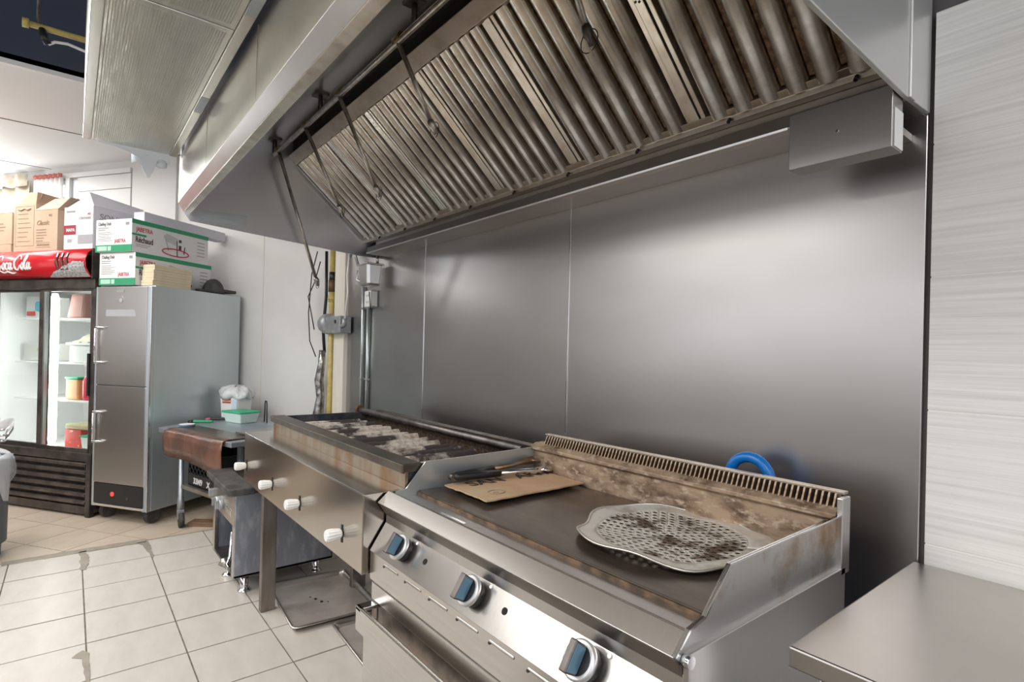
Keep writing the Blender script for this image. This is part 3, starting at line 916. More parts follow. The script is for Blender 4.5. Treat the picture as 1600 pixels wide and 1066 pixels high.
# ================================================================== CHARBROILER
cbx0, cbx1 = -3.415, -1.775
ch = thing('charbroiler', 'stainless gas charbroiler with white knobs and ash covered radiants', 'charbroiler')
box('control_box', mat('control_panel_steel', (.52, .475, .42), .17, 1, col2=(.46, .41, .36), scale=2.5, lo=.3, hi=.7, rvar=.04), ch, cbx0, cbx1, .79, .945, .672, .948, .003)
MB().box(cbx0+.005, cbx1, .788, .7905, .944, .95).build('box_front_edge', CHROME, ch, .001)
box('fire_box_front', STAINED, ch, cbx0+.004, cbx1, .945, .96, .90, 1.005, .002)
box('front_rail', RAILDARK, ch, cbx0-.03, cbx1-.002, .935, 1.015, 1.0, 1.034, .004)
box('side_wall', SOOT, ch, cbx0-.02, cbx0, .96, 1.53, .90, 1.03, .002)
box('side_wall', SOOT, ch, cbx1-.012, cbx1-.006, .96, 1.53, .90, 1.03, .002)
box('fire_box_floor', GREASYF, ch, cbx0, cbx1-.01, .95, 1.53, .88, .93, .001)
box('fire_box_back', GREASYF, ch, cbx0-.02, cbx1-.006, 1.53, 1.545, .90, 1.03, .002)
box('rear_rail', RAILDARK, ch, cbx0-.02, cbx1-.004, 1.60, 1.64, .98, 1.036, .003)
box('rear_ledge', GREASYF, ch, cbx0-.02, cbx1-.004, 1.545, 1.60, .96, .985, .002)
MB().cyl((cbx0-.05, 1.505, 1.035), (cbx1-.006, 1.505, 1.035), .021, 14).build('rear_pipe', DARKM, ch)
MB().cyl((cbx0-.075, 1.505, 1.04), (cbx0-.045, 1.505, 1.04), .03, 12).build('pipe_end', BROWNFIT, ch)
box('back_pan', STEEL, ch, cbx0, cbx1-.02, .95, 1.53, .70, .88, .002)
NR = 15
for i in range(NR):
    x = cbx0+.07+i*(cbx1-cbx0-.14)/(NR-1)
    hw, zt = .037, random.uniform(.994, 1.004)
    P = []
    for q in range(15):
        y = 1.03+q*(1.45-1.03)/14
        P.append([(x+u_*hw+random.uniform(-.0012, .0012), y, zz+random.uniform(-.0015, .0015)) for u_, zz in ((-1, .935), (-.8, zt-.035), (-.4, zt-.010), (0, zt), (.4, zt-.010), (.8, zt-.035), (1, .935))])
    MB().quadgrid(P).build('radiant', ASH, ch)
for i, x in enumerate((-3.36, -2.85, -2.435, -1.955)):
    k = MB()
    prof = [(0, .013), (-.006, .017), (-.036, .0215), (-.052, .0215), (-.058, .018)]
    n = 24
    rows = []
    for y, r_ in prof:
        rows.append([(x+(r_*(1.05 if j % 2 else .95))*math.cos(2*PI*j/n), .787+y, .768+(r_*(1.05 if j % 2 else .95))*math.sin(2*PI*j/n)) for j in range(n+1)])
    k.quadgrid(rows, False)
    k.f.append(tuple(range(4*(n+1), 4*(n+1)+n)))
    k.sm.append(False)
    kk = k.build('valve_knob', WHITEP, ch)
    MB().box(x-.006, x+.006, .7875, .7903, .735, .80).build('valve_slot', BLACK, ch)
for x0 in (-3.195,):
    for y0, y1 in ((.83, .905), (1.345, 1.43)):
        box('leg', mat('dull_leg_steel', (.33, .30, .28), .4, 1, col2=(.2, .16, .13), scale=6, stretch=(1, 1, .3)), ch, x0, x0+.042, y0, y1, 0, .70, .003)
for y0, y1 in ((.87, .93), (1.345, 1.43)):
    box('leg', MATS['dull_leg_steel'], ch, -1.86, -1.82, y0, y1, 0, .70, .003)
box('stand_rail', DARKM, ch, -3.195, -1.82, 1.38, 1.42, .645, .70, .002)

# ================================================================== STOCK POT RANGE
st = thing('stock_range', 'low steel stock pot range with thick black top beside the charbroiler', 'stove')
SX0, SX1, SY0, SY1 = -4.03, -3.44, .755, 1.33
for a, b_, c, d, nm, M_ in ((SX0, SX0+.03, SY0, SY1, 'side_panel', BLUESTEEL), (SX1-.01, SX1, SY0, SY1, 'side_panel', BLUESTEEL)):
    box(nm, mat('scuffed_blue_steel', (.36, .39, .45), .38, .8, col2=(.62, .64, .68), scale=9, stretch=(2, 2, .7), lo=.5, hi=.72), st, a, b_, c, d, .105, .585, .003)
box('back_panel', DARKM, st, SX0, SX1, SY1-.01, SY1, .105, .585, .002)
box('bottom_panel', DARKM, st, SX0, SX1, SY0, SY1, .105, .12, .002)
box('control_panel', SCRATCH, st, SX0, SX1-.01, SY0-.004, SY0+.02, .40, .585, .002)
box('front_post', SCRATCH, st, SX1-.05, SX1-.005, SY0-.003, SY0+.02, .105, .40, .002)
box('front_post', SCRATCH, st, SX0, SX0+.05, SY0-.003, SY0+.02, .105, .40, .002)
box('inner_divider', MATS['scuffed_blue_steel'], st, SX0+.05, SX1-.1, SY0+.3, SY0+.31, .12, .40, .002)
MB().prism([(SX0-.02, SY0-.045), (SX1+.005, SY0-.045), (SX1+.03, SY0-.02), (SX1+.03, SY0+.10), (SX0-.02, SY0+.10)], 'z', .585, .625).build('front_ledge', BLACKR, st, .008)
box('top_grate', DARKM, st, SX0, SX1, SY0+.09, SY1, .585, .612, .004)
for i, x in enumerate((-3.86, -3.76)):
    kn = MB().cyl((x, SY0, .46), (x, SY0-.025, .46), .03, 18).build('control_knob', CASTALU, st)
    MB().box(x-.006, x+.006, SY0-.045, SY0-.024, .435, .485).build('knob_bar', CASTALU, kn, .003)
box('pilot_valve', CASTALU, st, SX0-.035, SX0-.0, SY0-.03, SY0+.02, .45, .50, .005)
box('name_plate', CHROME, st, -3.66, -3.52, SY0-.007, SY0-.003, .44, .48, .003)
for x, y in ((-3.80, .80), (-3.50, .825), (-3.55, 1.264), (-3.97, 1.26)):
    MB().tube([(x, y, 0), (x, y, .008), (x, y, .014), (x, y, .03), (x, y, .11)], [.036, .036, .026, .022, .027], 12).build('foot', CHROME, st)
MB().tube([(-3.70, .78, .12), (-3.70, .76, .12), (-3.70, .75, .10)], .03, 10).build('gas_elbow', PIPEM, st)
MB().tube([(-3.70, .80, .30), (-3.70, .79, .15), (-3.66, .765, .11), (-3.60, .765, .11)], .012, 8).build('gas_tube', CHROME, st)

# ================================================================== FLOOR PANS
spx, spy = .61, .455


def sheet_pan(lab, loc, rz):
    p = thing('sheet_pan', lab, 'baking tray', loc, rz, 'baking trays under the charbroiler')
    a, b_, h = spx/2, spy/2, .03
    box('pan_bottom', PANM, p, -a+.015, a-.015, -b_+.015, b_-.015, .001, .004, 0)
    P = []
    for off, z in ((.018, .004), (.004, h-.004), (0, h), (-.006, h), (-.008, h-.006)):
        c = .03
        xs, ys = a-off, b_-off
        loop = []
        for sx, sy, a0 in ((1, 1, 0), (-1, 1, 1), (-1, -1, 2), (1, -1, 3)):
            for q in range(4):
                t = (a0+q/3)*PI/2
                loop.append((sx*(xs-c)+c*math.cos(t), sy*(ys-c)+c*math.sin(t), z))
        loop.append(loop[0])
        P.append(loop)
    MB().quadgrid(P).build('pan_rim', PANRIM, p, solid=.0015)
    return p


p1 = sheet_pan('large grease stained baking tray on the floor beside the charbroiler leg', (-3.115, 1.15, 0.002), math.radians(-4))
for x, y, r_ in ((-.02, -.03, .012), (.03, -.01, .012), (-.06, -.05, .007), (.05, .02, .006)):
    MB().prism([(x+r_*math.cos(t), y+.7*r_*math.sin(t)) for t in [2*PI*i/10 for i in range(10)]], 'z', .0042, .005).build('burnt_spot', BLACK, p1)
sheet_pan('darker baking tray on the floor partly hidden by the griddle', (-2.45, 1.29, 0.002), math.radians(-3))

# ================================================================== RIGHT WORK TABLE
wt = thing('work_table', 'brushed steel work table in the right foreground against the tiled wall', 'table')
MB().box(-.475, 1.1, 1.066, 1.792, .868, .908).build('table_top', TABLESTEEL, wt, .004)
for x in (-.42, 1.04):
    for y in (1.12, 1.74):
        MB().tube([(x, y, 0), (x, y, .02), (x, y, .03), (x, y, .868)], [.028, .028, .02, .02], 10).build('leg', CHROME, wt)
box('under_shelf', TABLESTEEL, wt, -.44, 1.06, 1.10, 1.76, .25, .275, .003)

# ================================================================== PREP TABLE AND WHAT IS ON IT
TZ = .80
pt = thing('prep_table', 'worn steel prep table on castors between the cabinet and the charbroiler', 'table')
MB().prism([(-4.99, .54), (-3.99, .84), (-4.2, 1.66), (-5.62, 1.25)], 'z', TZ-.035, TZ).build('table_top', BLUESTEEL, pt, .004)
for x, y in ((-5.03, .705), (-4.22, .95), (-4.35, 1.5), (-5.40, 1.16)):
    MB().tube([(x, y, .13), (x, y, .22), (x, y, .23), (x, y, TZ-.035)], [.026, .026, .02, .02], 10).build('leg', BLUESTEEL, pt)
    ca = MB().hexa([(x-.02, y-.02, .06), (x+.02, y-.02, .06), (x+.02, y+.02, .06), (x-.02, y+.02, .06), (x-.028, y-.025, .135), (x+.028, y-.025, .135), (x+.028, y+.025, .135), (x-.028, y+.025, .135)]).build('caster_fork', CASTALU, pt, .004)
    MB().cyl((x+.03, y-.015, .055), (x+.03, y+.02, .055), .055, 20).build('caster_wheel', BLACKR, pt)
MB().prism([(-5.05, .69), (-4.2, .93), (-4.33, 1.52), (-5.42, 1.18)], 'z', .305, .335).build('under_shelf', mat('shelf_metal', (.45, .43, .39), .4, .9, col2=(.3, .27, .23), scale=6), pt, .003)
# brown plastic cover hanging over the front edge
cv = thing('brown_cover', 'shiny brown plastic cover hanging over the prep table front edge', 'cover', (-4.99, .54, TZ), math.radians(16.7))
P = []
for j, (dy, dz) in enumerate(((.22, .006), (.02, .007), (-.018, -.004), (-.028, -.06), (-.024, -.13), (-.02, -.20))):
    row = []
    for i in range(33):
        x = .14+i*.83/32
        k = max(0.0, min(1.0, (j-1)/3))
        drop = dz*(.86+.05*math.sin(x*9)+.28*x) if j > 2 else dz
        row.append((x, dy+k*(.005*math.sin(x*11+j*.9)+.003*math.sin(x*37+j*1.7)), drop))
    P.append(row)
MB().quadgrid(P).build('cover_sheet', COPPER, cv, solid=.003)
# milk crate on the under shelf
mc = thing('milk_crate', 'black plastic milk crate with white stencilled code under the prep table', 'crate', (-4.985, .745, .337), math.radians(16))
cw, cd_, chh = .46, .36, .27
box('crate_bottom', BLACK, mc, 0, cw, 0, cd_, 0, .012, .002)
box('crate_panel', BLACK, mc, 0, cw, 0, .01, 0, .095, .002)
box('crate_back', BLACK, mc, 0, cw, cd_-.01, cd_, 0, chh, .002)
for x in (0, cw-.01):
    box('crate_side', BLACK, mc, x, x+.01, 0, cd_, 0, chh, .002)
box('crate_rim', BLACK, mc, 0, cw, 0, .014, chh-.02, chh, .002)
for i in range(-4, 10):
    for sgn in (1, -1):
        xa = i*.055
        pts_ = []
        for t in (0, 1):
            pts_.append((xa+(t if sgn > 0 else 1-t)*.16, .005, .09+t*(chh-.1)))
        (xA, _, zA), (xB, _, zB) = pts_
        if min(xA, xB) < 0 or max(xA, xB) > cw:
            # clip to the frame
            if xA == xB:
                continue
            ts = sorted([max(0, min(1, (0-xA)/(xB-xA))), max(0, min(1, (cw-xA)/(xB-xA)))])
            if ts[1]-ts[0] < .05:
                continue
            pts_ = [(xA+(xB-xA)*t, .005, zA+(zB-zA)*t) for t in ts]
        MB().tube(pts_, .0055, 5).build('lattice_bar', BLACK, mc)
text('stencil', '33M9', .062, SIGNWHITE, mc, (.09, -.0012, .022), FRONT, bold=.002)
text('stencil', 'X', .062, SIGNWHITE, mc, (.30, -.0012, .020), FRONT, bold=.003)
tag(MB().prism([(-.035, 0), (.035, 0), (.03, .06), (.012, .08), (.012, .10), (-.012, .10), (-.012, .08), (-.03, .06)], 'y', -.03, .03).build('green_bottle', mat('green_plastic', (.16, .32, .12), .4), None, .006), 'green bottle inside the black milk crate', 'bottle').location = (-4.74, .95, .35)
tag(MB().box(-.09, .09, -.06, .06, 0, .17).build('grey_carton', mat('grey_card', (.42, .40, .38), .7, col2=(.55, .53, .5), scale=10), None, .004), 'grey carton inside the black milk crate', 'carton').location = (-4.58, 1.0, .35)

# bucket with bag
bk = thing('plastic_bucket', 'square white plastic bucket with red label beside the cabinet', 'bucket', (-5.37, 1.165, TZ), math.radians(38))
MB().hexa([(-.085, -.085, 0), (.085, -.085, 0), (.085, .085, 0), (-.085, .085, 0), (-.095, -.095, .215), (.095, -.095, .215), (.095, .095, .215), (-.095, .095, .215)]).build('bucket_body', WHITEP, bk, .012)
MB().box(-.065, .02, -.096, -.0925, .135, .19).build('red_label', REDINK, bk, .002)
MB().box(-.065, .02, -.0975, -.0955, .148, .160).build('label_band', mat('label_yellow', (.8, .6, .3), .5), bk)
text('label_print', 'Kraft'[:0]+'FRESH', .022, INK, bk, (-.066, -.0935, .055), FRONT, bold=.001)
MB().box(.03, .085, -.096, -.094, .04, .17).build('side_label', mat('pale_blue', (.6, .72, .78), .4), bk, .001)
bb = thing('plastic_bag', 'crumpled clear plastic bag draped over the white bucket', 'plastic bag', (-5.37, 1.165, TZ+.217), math.radians(38))
P = []
for j, (r_, z) in enumerate(((.005, .065), (.05, .062), (.09, .045), (.118, .012), (.122, -.02), (.112, -.045))):
    P.append([((r_+(.016*math.sin(5*a+j)+.010*math.sin(11*a))*min(1, j/2))*1.15*math.cos(a), (r_+(.014*math.sin(5*a+j))*min(1, j/2))*math.sin(a), z+.012*math.sin(7*a+j*.8)) for a in [2*PI*i/36 for i in range(37)]])
MB().quadgrid(P).build('bag_film', mat('bag_white', (.80, .81, .83), .3, alpha=.9), bb, solid=.0015)
tb = thing('food_tub', 'clear plastic food tub with green lid on the prep table', 'food container', (-5.02, 1.13, TZ), math.radians(20))
MB().hexa([(-.105, -.075, 0), (.105, -.075, 0), (.105, .075, 0), (-.105, .075, 0), (-.125, -.09, .085), (.125, -.09, .085), (.125, .09, .085), (-.125, .09, .085)]).build('tub', TUBCLEAR, tb, .01)
box('lid', LIDGREEN, tb, -.132, .132, -.097, .097, .083, .098, .006)
hk = thing('wire_hook', 'thin dark wire hooks standing behind the green lidded tub', 'hook', (-4.93, 1.30, TZ))
for x, s_ in ((-.03, 1), (.03, -1)):
    MB().tube([(x-.01*s_, 0, 0), (x, 0, .10), (x+.002*s_, 0, .155), (x+.012*s_, 0, .18), (x+.022*s_, 0, .172)], .005, 7).build('wire', BLACK, hk)
ts = tag(MB().box(-.20, .20, -.15, .15, 0, .01).build('cutting_tray', TABLESTEEL, None, .002), 'flat steel tray at the right corner of the prep table', 'tray')
ts.location = (-4.20, 1.14, TZ+.0115)
ts.rotation_euler = (0, 0, math.radians(16))
for nm, lab, M1, M2, loc, rz, ln in (('peeler_knife', 'green handled knife lying on the prep table back', GREENP, BLACK, (-5.12, .86, TZ+.012), 60, .16),
                                     ('marker', 'black marker with pink band lying next to the green knife', BLACK, mat('pink_band', (.6, .1, .25), .4), (-5.22, 1.0, TZ+.014), 62, .15)):
    k = thing(nm, lab, 'knife' if 'knife' in nm else 'marker', loc, math.radians(rz))
    MB().tube([(-ln/2, 0, 0), (-ln/2+.01, 0, 0), (ln/2-.01, 0, 0), (ln/2, 0, 0)], [.008, .0115, .0115, .008], 8).build('handle', M1, k)
    MB().tube([(-ln/2-.03, 0, -.004), (-ln/2+.01, 0, 0)], [.010, .0125], 8).build('tip', M2, k)
ds = thing('small_dish', 'small white dish with dark side near the prep table left edge', 'dish', (-4.92, .72, TZ))
MB().tube([(0, 0, 0), (0, 0, .004), (0, 0, .018), (0, 0, .022)], [.05, .055, .06, .055], 18).build('dish', mat('dish_blue', (.1, .16, .28), .4), ds)
MB().cyl((0, 0, .0215), (0, 0, .0235), .054, 18).build('dish_top', WHITEP, ds)
pk_ = tag(MB().box(-.28, .28, -.05, .05, 0, .035).build('wood_plank', WOODM, None, .004), 'short dark wooden plank on the floor beneath the prep table', 'plank')
pk_.location = (-4.85, 1.0, .0)
pk_.rotation_euler = (0, 0, math.radians(52))

# ================================================================== HOLDING CABINET
cab = thing('holding_cabinet', 'tall silver holding cabinet with two steel half doors on castors', 'cabinet', WP(-1.717, 1.18), TH)
CW, CDp = .595, .915
box('cabinet_body', CABSIDE, cab, 0, CW, .03, CDp, .11, 1.905, .006)
box('front_frame', CABSIDE, cab, 0, .035, 0, .03, .11, 1.895, .004)
box('front_frame', CABSIDE, cab, CW-.035, CW, 0, .03, .11, 1.895, .004)
MB().box(CW-.04, CW-.032, -.004, 0, .11, 1.895).build('frame_edge', CHROME, cab)
MB().box(CW-.003, CW+.003, -.003, .004, .11, 1.895).build('frame_edge', CHROME, cab)
for z0, z1, nm in ((1.103, 1.893, 'upper_door'), (.31, 1.095, 'lower_door')):
    d = box(nm, CABDOOR, cab, .035, CW-.035, -.012, .03, z0, z1, .004)
    hz0, hz1 = (1.28, 1.56) if z0 > 1 else (.64, .88)
    for z in (hz0, hz1):
        MB().tube([(.035, -.02, z), (.06, -.045, z), (.10, -.04, z+.004), (.15, -.016, z+.004)], [.006, .010, .010, .005], 8).build('handle_arm', CHROME, d)
    MB().cyl((.045, -.035, hz0), (.045, -.035, hz1), .006, 8).build('handle', CHROME, d)
box('control_panel', BLACK, cab, .035, CW-.035, -.008, .03, .14, .305, .003)
MB().cyl((.24, -.012, .225), (.24, -.006, .225), .018, 12).build('red_lamp', REDLAMP, cab)
MB().cyl((.40, -.012, .20), (.40, -.006, .20), .01, 10).build('switch', DARKM, cab)
box('base_trim', CHROME, cab, .035, CW-.035, -.01, .03, .118, .138, .002)
box('badge', INKGREY, cab, .24, .32, -.0145, -.0115, 1.845, 1.868, .001)
MB().cyl((.285, -.0145, 1.79), (.285, -.0115, 1.79), .028, 18).build('round_seal', CHROME, cab)
MB().cyl((.288, -.0155, 1.785), (.288, -.0115, 1.785), .018, 14).build('seal_centre', GREYP, cab)
MB().hexa([(.13, -.0135, 1.655), (.46, -.0135, 1.655), (.46, -.0115, 1.655), (.13, -.0115, 1.655), (.13, -.0135, 1.71), (.43, -.0135, 1.71), (.43, -.0115, 1.71), (.13, -.0115, 1.71)]).build('label_residue', GREYP, cab)
for x in (.07, CW-.05):
    for y in (.09, CDp-.08):
        MB().cyl((x-.02, y-.0, .062), (x+.02, y-.0, .062), .062, 18).build('caster_wheel', BLACKR, cab)
        box('caster_plate', DARKM, cab, x-.03, x+.03, y-.03, y+.03, .10, .112, .001)

# ================================================================== BEVERAGE COOLER
co_ = thing('drinks_cooler', 'black drinks cooler with red sign and sliding glass doors', 'cooler', WP(-3.05, 1.17), TH)
KW = 1.315
KD = .86
KZ0, KZ1 = .50, 1.97
box('cooler_side', COOLERB, co_, 0, .035, .05, KD, .06, 1.99, .003)
box('cooler_side', COOLERB, co_, KW-.035, KW, .0, KD, .06, 1.99, .003)
box('cooler_back', COOLERIN, co_, .035, KW-.035, KD-.04, KD, .4, 1.95, 0)
for x0, x1 in ((.0352, .05), (KW-.05, KW-.0352)):
    box('liner_side', COOLERIN, co_, x0, x1, .06, KD-.04, .5, 1.93, 0)
box('liner_floor', COOLERIN, co_, .035, KW-.035, .04, KD-.04, .46, .505, 0)
box('liner_top', COOLERIN, co_, .035, KW-.035, .04, KD-.04, 1.91, 1.95, 0)
box('roof', COOLERB, co_, 0, KW, .02, KD, 1.95, 2.17, .003)
box('base', COOLERB, co_, 0, KW, .03, KD, .03, .46, .003)
box('top_frame', COOLERB, co_, 0, KW, -.01, .05, 1.885, 1.965, .004)
box('bottom_frame', COOLERB, co_, 0, KW, -.01, .05, .455, .525, .004)
# bulging red sign
P = []
for z, y in ((2.215, .02), (2.205, -.03), (2.17, -.07), (2.11, -.09), (2.05, -.085), (2.0, -.06), (1.975, -.03)):
    P.append([(.0, y, z), (KW*.5, y, z), (KW, y, z)])
sg = MB().quadgrid(P).build('sign', SIGNRED, co_, solid=.006)


def onsign(x, z, o=.004):
    zs = [(2.215, .02), (2.205, -.03), (2.17, -.07), (2.11, -.09), (2.05, -.085), (2.0, -.06), (1.975, -.03)]
    for (za, ya), (zb, yb) in zip(zs, zs[1:]):
        if zb <= z <= za:
            t = (za-z)/(za-zb)
            return (x, ya+(yb-ya)*t-o, z)
    return (x, -.03-o, z)


box('sign_end', COOLERB, co_, KW-.004, KW+.008, -.04, .04, 1.965, 2.21, .003)
box('sign_end', COOLERB, co_, -.03, .006, -.06, .04, 1.965, 2.22, .004)


def script(strokes, x0, nm):
    mb = MB()
    for st_ in strokes:
        pts_, rs = [], []
        # Catmull-Rom through the pen points
        q = [st_[0]]+list(st_)+[st_[-1]]
        for a in range(1, len(q)-2):
            for t in (0, .25, .5, .75):
                p = [.5*(2*q[a][c]+(q[a+1][c]-q[a-1][c])*t+(2*q[a-1][c]-5*q[a][c]+4*q[a+1][c]-q[a+2][c])*t*t+(3*q[a][c]-q[a-1][c]-3*q[a+1][c]+q[a+2][c])*t**3) for c in (0, 1)]
                pts_.append(onsign(x0+p[0], 2.04+p[1], .006))
        pts_.append(onsign(x0+st_[-1][0], 2.04+st_[-1][1], .006))
        n_ = len(pts_)
        rs = [.0035+.0045*math.sin(PI*min(1, (k_+.6)/n_)) for k_ in range(n_)]
        mb.tube(pts_, rs, 6)
    return mb.build(nm, SIGNWHITE, co_)


BIGC = [[(.085, .085), (.075, .112), (.05, .118), (.02, .085), (.008, .04), (.018, .008), (.04, .0), (.06, .015), (.072, .04)]]
OO = [[(.03, .06), (.012, .045), (.006, .02), (.018, .002), (.034, .02), (.036, .045), (.026, .06), (.04, .05)]]
CC = [[(.036, .048), (.028, .06), (.012, .045), (.006, .018), (.018, .002), (.036, .02)]]
AA = [[(.036, .048), (.024, .06), (.010, .044), (.006, .018), (.016, .002), (.030, .02), (.038, .055), (.036, .02), (.042, .002), (.056, .02)]]
LL = [[(.0, .02), (.02, .06), (.032, .105), (.026, .118), (.014, .09), (.010, .03), (.018, .0), (.034, .02)]]
script(BIGC, .265, 'letter_c')
script(OO, .345, 'letter_o')
script(CC, .385, 'letter_c')
script(AA, .422, 'letter_a')
script(BIGC, .492, 'letter_c')
script(OO, .572, 'letter_o')
script(LL, .610, 'letter_l')
script(AA, .642, 'letter_a')
script([[(.0, .0), (.05, -.02), (.10, -.012), (.15, -.026), (.19, -.022)]], .30, 'sign_swash')
P = []
for i in range(26):
    x = .86+i*(KW-.008-.86)/25
    top = 1.985+.105*min(1, (i/18))+random.uniform(-.008, .008)
    P.append([onsign(x, 1.976+(top-1.976)*t, .010) for t in (0, .33, .66, 1)])
MB().quadgrid(P, False).build('ice_print', ICE, co_, solid=.002)
for i, x in enumerate((1.0, 1.055, 1.11)):
    pr = [(x+s_*.018, z) for s_, z in ((-1, 2.03), (1, 2.03), (1, 2.10), (.45, 2.13), (.45, 2.165), (-.45, 2.165), (-.45, 2.13), (-1, 2.10))]
    mb = MB()
    f_ = [onsign(a, z, .013) for a, z in pr]
    bk_ = [onsign(a, z, .003) for a, z in pr]
    n = len(pr)
    mb.add(f_+bk_, [tuple(range(n))]+[(j, (j+1) % n, n+(j+1) % n, n+j) for j in range(n)])
    mb.build('bottle_print', BOTTLEP, co_)
    f_ = [onsign(a, z, .015) for a, z in ((x-.008, 2.135), (x+.008, 2.135), (x+.008, 2.17), (x-.008, 2.17))]
    MB().add(f_, [(0, 1, 2, 3)]).build('bottle_cap_print', SIGNWHITE, co_, solid=.001)
# doors
for x0, x1, y, nm in ((.035, .72, .03, 'rear_door'), (.665, KW-.035, .0, 'front_door')):
    d = MB().box(x0, x0+.05, y, y+.025, .52, 1.89).box(x1-.018, x1, y, y+.025, .52, 1.89).box(x0, x1, y, y+.025, .52, .56).box(x0, x1, y, y+.025, 1.865, 1.89).build(nm, COOLERB, co_, .002)
    box('glass_pane', GLASS, d, x0+.05, x1-.018, y+.010, y+.014, .56, 1.865, 0)
    text('arrow_decal', '\u00bb' if x0 < .1 else '\u00ab', .09, SIGNWHITE, d, ((x0+.11) if x0 < .1 else (x1-.10), y+.008, 1.24), FRONT)
MB().box(.715, .735, .002, .03, .56, 1.87).build('door_edge', mat('aluminium_edge', (.55, .6, .6), .3, 1), co_, .002)
box('door_pull', BLACK, co_, KW-.06, KW-.038, -.018, .0, 1.0, 1.35, .004)
tu = MB().tube([(.655, .13, .55), (.655, .13, .58), (.655, .13, 1.82), (.655, .13, 1.86)], [.02, .032, .032, .02], 10).build('light_tube', TUBE, co_)
for z in (.93, 1.257, 1.648):
    for x0, x1 in ((.05, .63), (.70, KW-.05)):
        sh = thing('x', 'x', 'x') if False else None
        box('shelf', COOLERIN, co_, x0+.10 if x0 < .1 else x0+.02, x1, .14, KD-.06, z-.012, z, .002)
for i in range(6):
    z = .405-i*.062
    MB().prism([(.0, z), (-.014, z+.012), (-.014, z+.030), (.0, z+.042), (.03, z+.042), (.03, z)], 'x', .02, KW-.055).build('grille_slat', mat('grille_metal', (.16, .135, .12), .32, .7, col2=(.09, .075, .07), scale=7), co_, .002)
box('kick_plate', COOLERB, co_, .0, KW-.05, -.002, .03, .02, .085, .002)
box('corner_post', COOLERB, co_, KW-.05, KW, -.012, .03, .0, .46, .003)

# things inside the cooler
CR = Matrix.Rotation(TH, 4, 'Z')


def inside(nm, lab, cat, x, y, z, parts):
    p = WP(-3.05, 1.17) + Vector((CR @ Vector((x, y, 0)))[:])
    o = thing(nm, lab, cat, (p.x, p.y, z), TH)
    for f in parts:
        f(o)
    return o


inside('storage_tub', 'pale tub with red and blue items on the top left cooler shelf', 'container', .27, .33, 1.65,
       [lambda o: box('tub_body', mat('frosted', (.72, .73, .73), .4), o, -.14, .13, -.1, .1, 0, .20, .01), lambda o: box('red_pack', REDBOX, o, -.10, -.01, -.12, -.105, .02, .06, .004), lambda o: box('blue_lid', CYANL, o, .03, .13, -.14, -.105, .06, .15, .02)])
inside('grey_bin', 'grey plastic bin on the middle left cooler shelf', 'container', .27, .33, 1.259,
       [lambda o: box('bin_body', mat('grey_bin', (.56, .55, .52), .5), o, -.16, .16, -.1, .12, 0, .16, .008), lambda o: box('bin_label', mat('bin_label', (.5, .45, .25), .5), o, .02, .1, -.1025, -.0995, .09, .12, 0)])
inside('bread_sack', 'tall reddish brown sack on the top right cooler shelf', 'sack', .80, .27, 1.65,
       [lambda o: MB().hexa([(-.10, -.08, 0), (.10, -.08, 0), (.10, .08, 0), (-.10, .08, 0), (-.085, -.05, .22), (.085, -.05, .22), (.085, .05, .22), (-.085, .05, .22)]).build('sack_body', PINKB, o, .02)])
inside('food_tray', 'clear tray heaped with pale food on the second right cooler shelf', 'food tray', .90, .27, 1.259,
       [lambda o: box('lower_tub', mat('frosted', (.72, .73, .73), .4), o, -.12, .14, -.1, .1, 0, .15, .01), lambda o: box('tray', WHITEP, o, -.15, .15, -.11, .11, .155, .175, .004),
        lambda o: MB().quadgrid([[(-.13+i*.033, -.09+j*.045, .175+.07*math.sin(PI*i/8)*math.sin(PI*j/4)+.012*math.sin(i*2+j)) for i in range(9)] for j in range(5)]).build('food_heap', PALEF, o, solid=.004)])
inside('orange_tub', 'orange tub with green rim on the third right cooler shelf', 'container', .80, .25, .932,
       [lambda o: box('tub_body', ORANGE, o, -.07, .08, -.07, .07, 0, .18, .012), lambda o: box('tub_rim', LIDGREEN, o, -.075, .085, -.075, .075, .18, .20, .004)])
inside('red_jug', 'bright red plastic jug on the third right cooler shelf', 'jug', .955, .25, .932,
       [lambda o: MB().tube([(0, 0, 0), (0, 0, .02), (0, 0, .17), (0, 0, .22), (0, 0, .26)], [.06, .07, .07, .045, .03], 14).build('jug_body', mat('jug_red', (.62, .03, .06), .35), o), lambda o: MB().tube([(.06, -.02, .05), (.10, -.03, .08), (.10, -.03, .15), (.055, -.02, .18)], .01, 8).build('jug_handle', MATS['jug_red'], o)])
inside('white_sack', 'white plastic sack slumped above the red carton inside the cooler', 'sack', .90, .50, .932,
       [lambda o: MB().quadgrid([[(-.18+i*.045, -.12+j*.05, .02+.07*math.sin(PI*i/8)+.01*math.sin(i+2*j)) for i in range(9)] for j in range(6)]).build('sack_body', WHITEP, o, solid=.004)])
inside('red_carton', 'red printed carton with green bag on the cooler floor', 'carton', .90, .24, .507,
       [lambda o: box('carton_body', REDBOX, o, -.13, .06, -.08, .08, 0, .17, .004), lambda o: box('top_pack', mat('pack_tan', (.55, .4, .25), .6, col2=(.3, .4, .2), scale=8), o, -.12, .16, -.09, .12, .172, .22, .015)])
inside('white_tub', 'white tub with green lid at the right of the cooler floor', 'container', .99+.08, .18, .507,
       [lambda o: MB().hexa([(-.05, -.05, 0), (.05, -.05, 0), (.05, .05, 0), (-.05, .05, 0), (-.06, -.06, .12), (.06, -.06, .12), (.06, .06, .12), (-.06, .06, .12)]).build('tub_body', WHITEP, o, .008), lambda o: box('tub_lid', LIDGREEN, o, -.065, .065, -.065, .065, .12, .132, .003)])


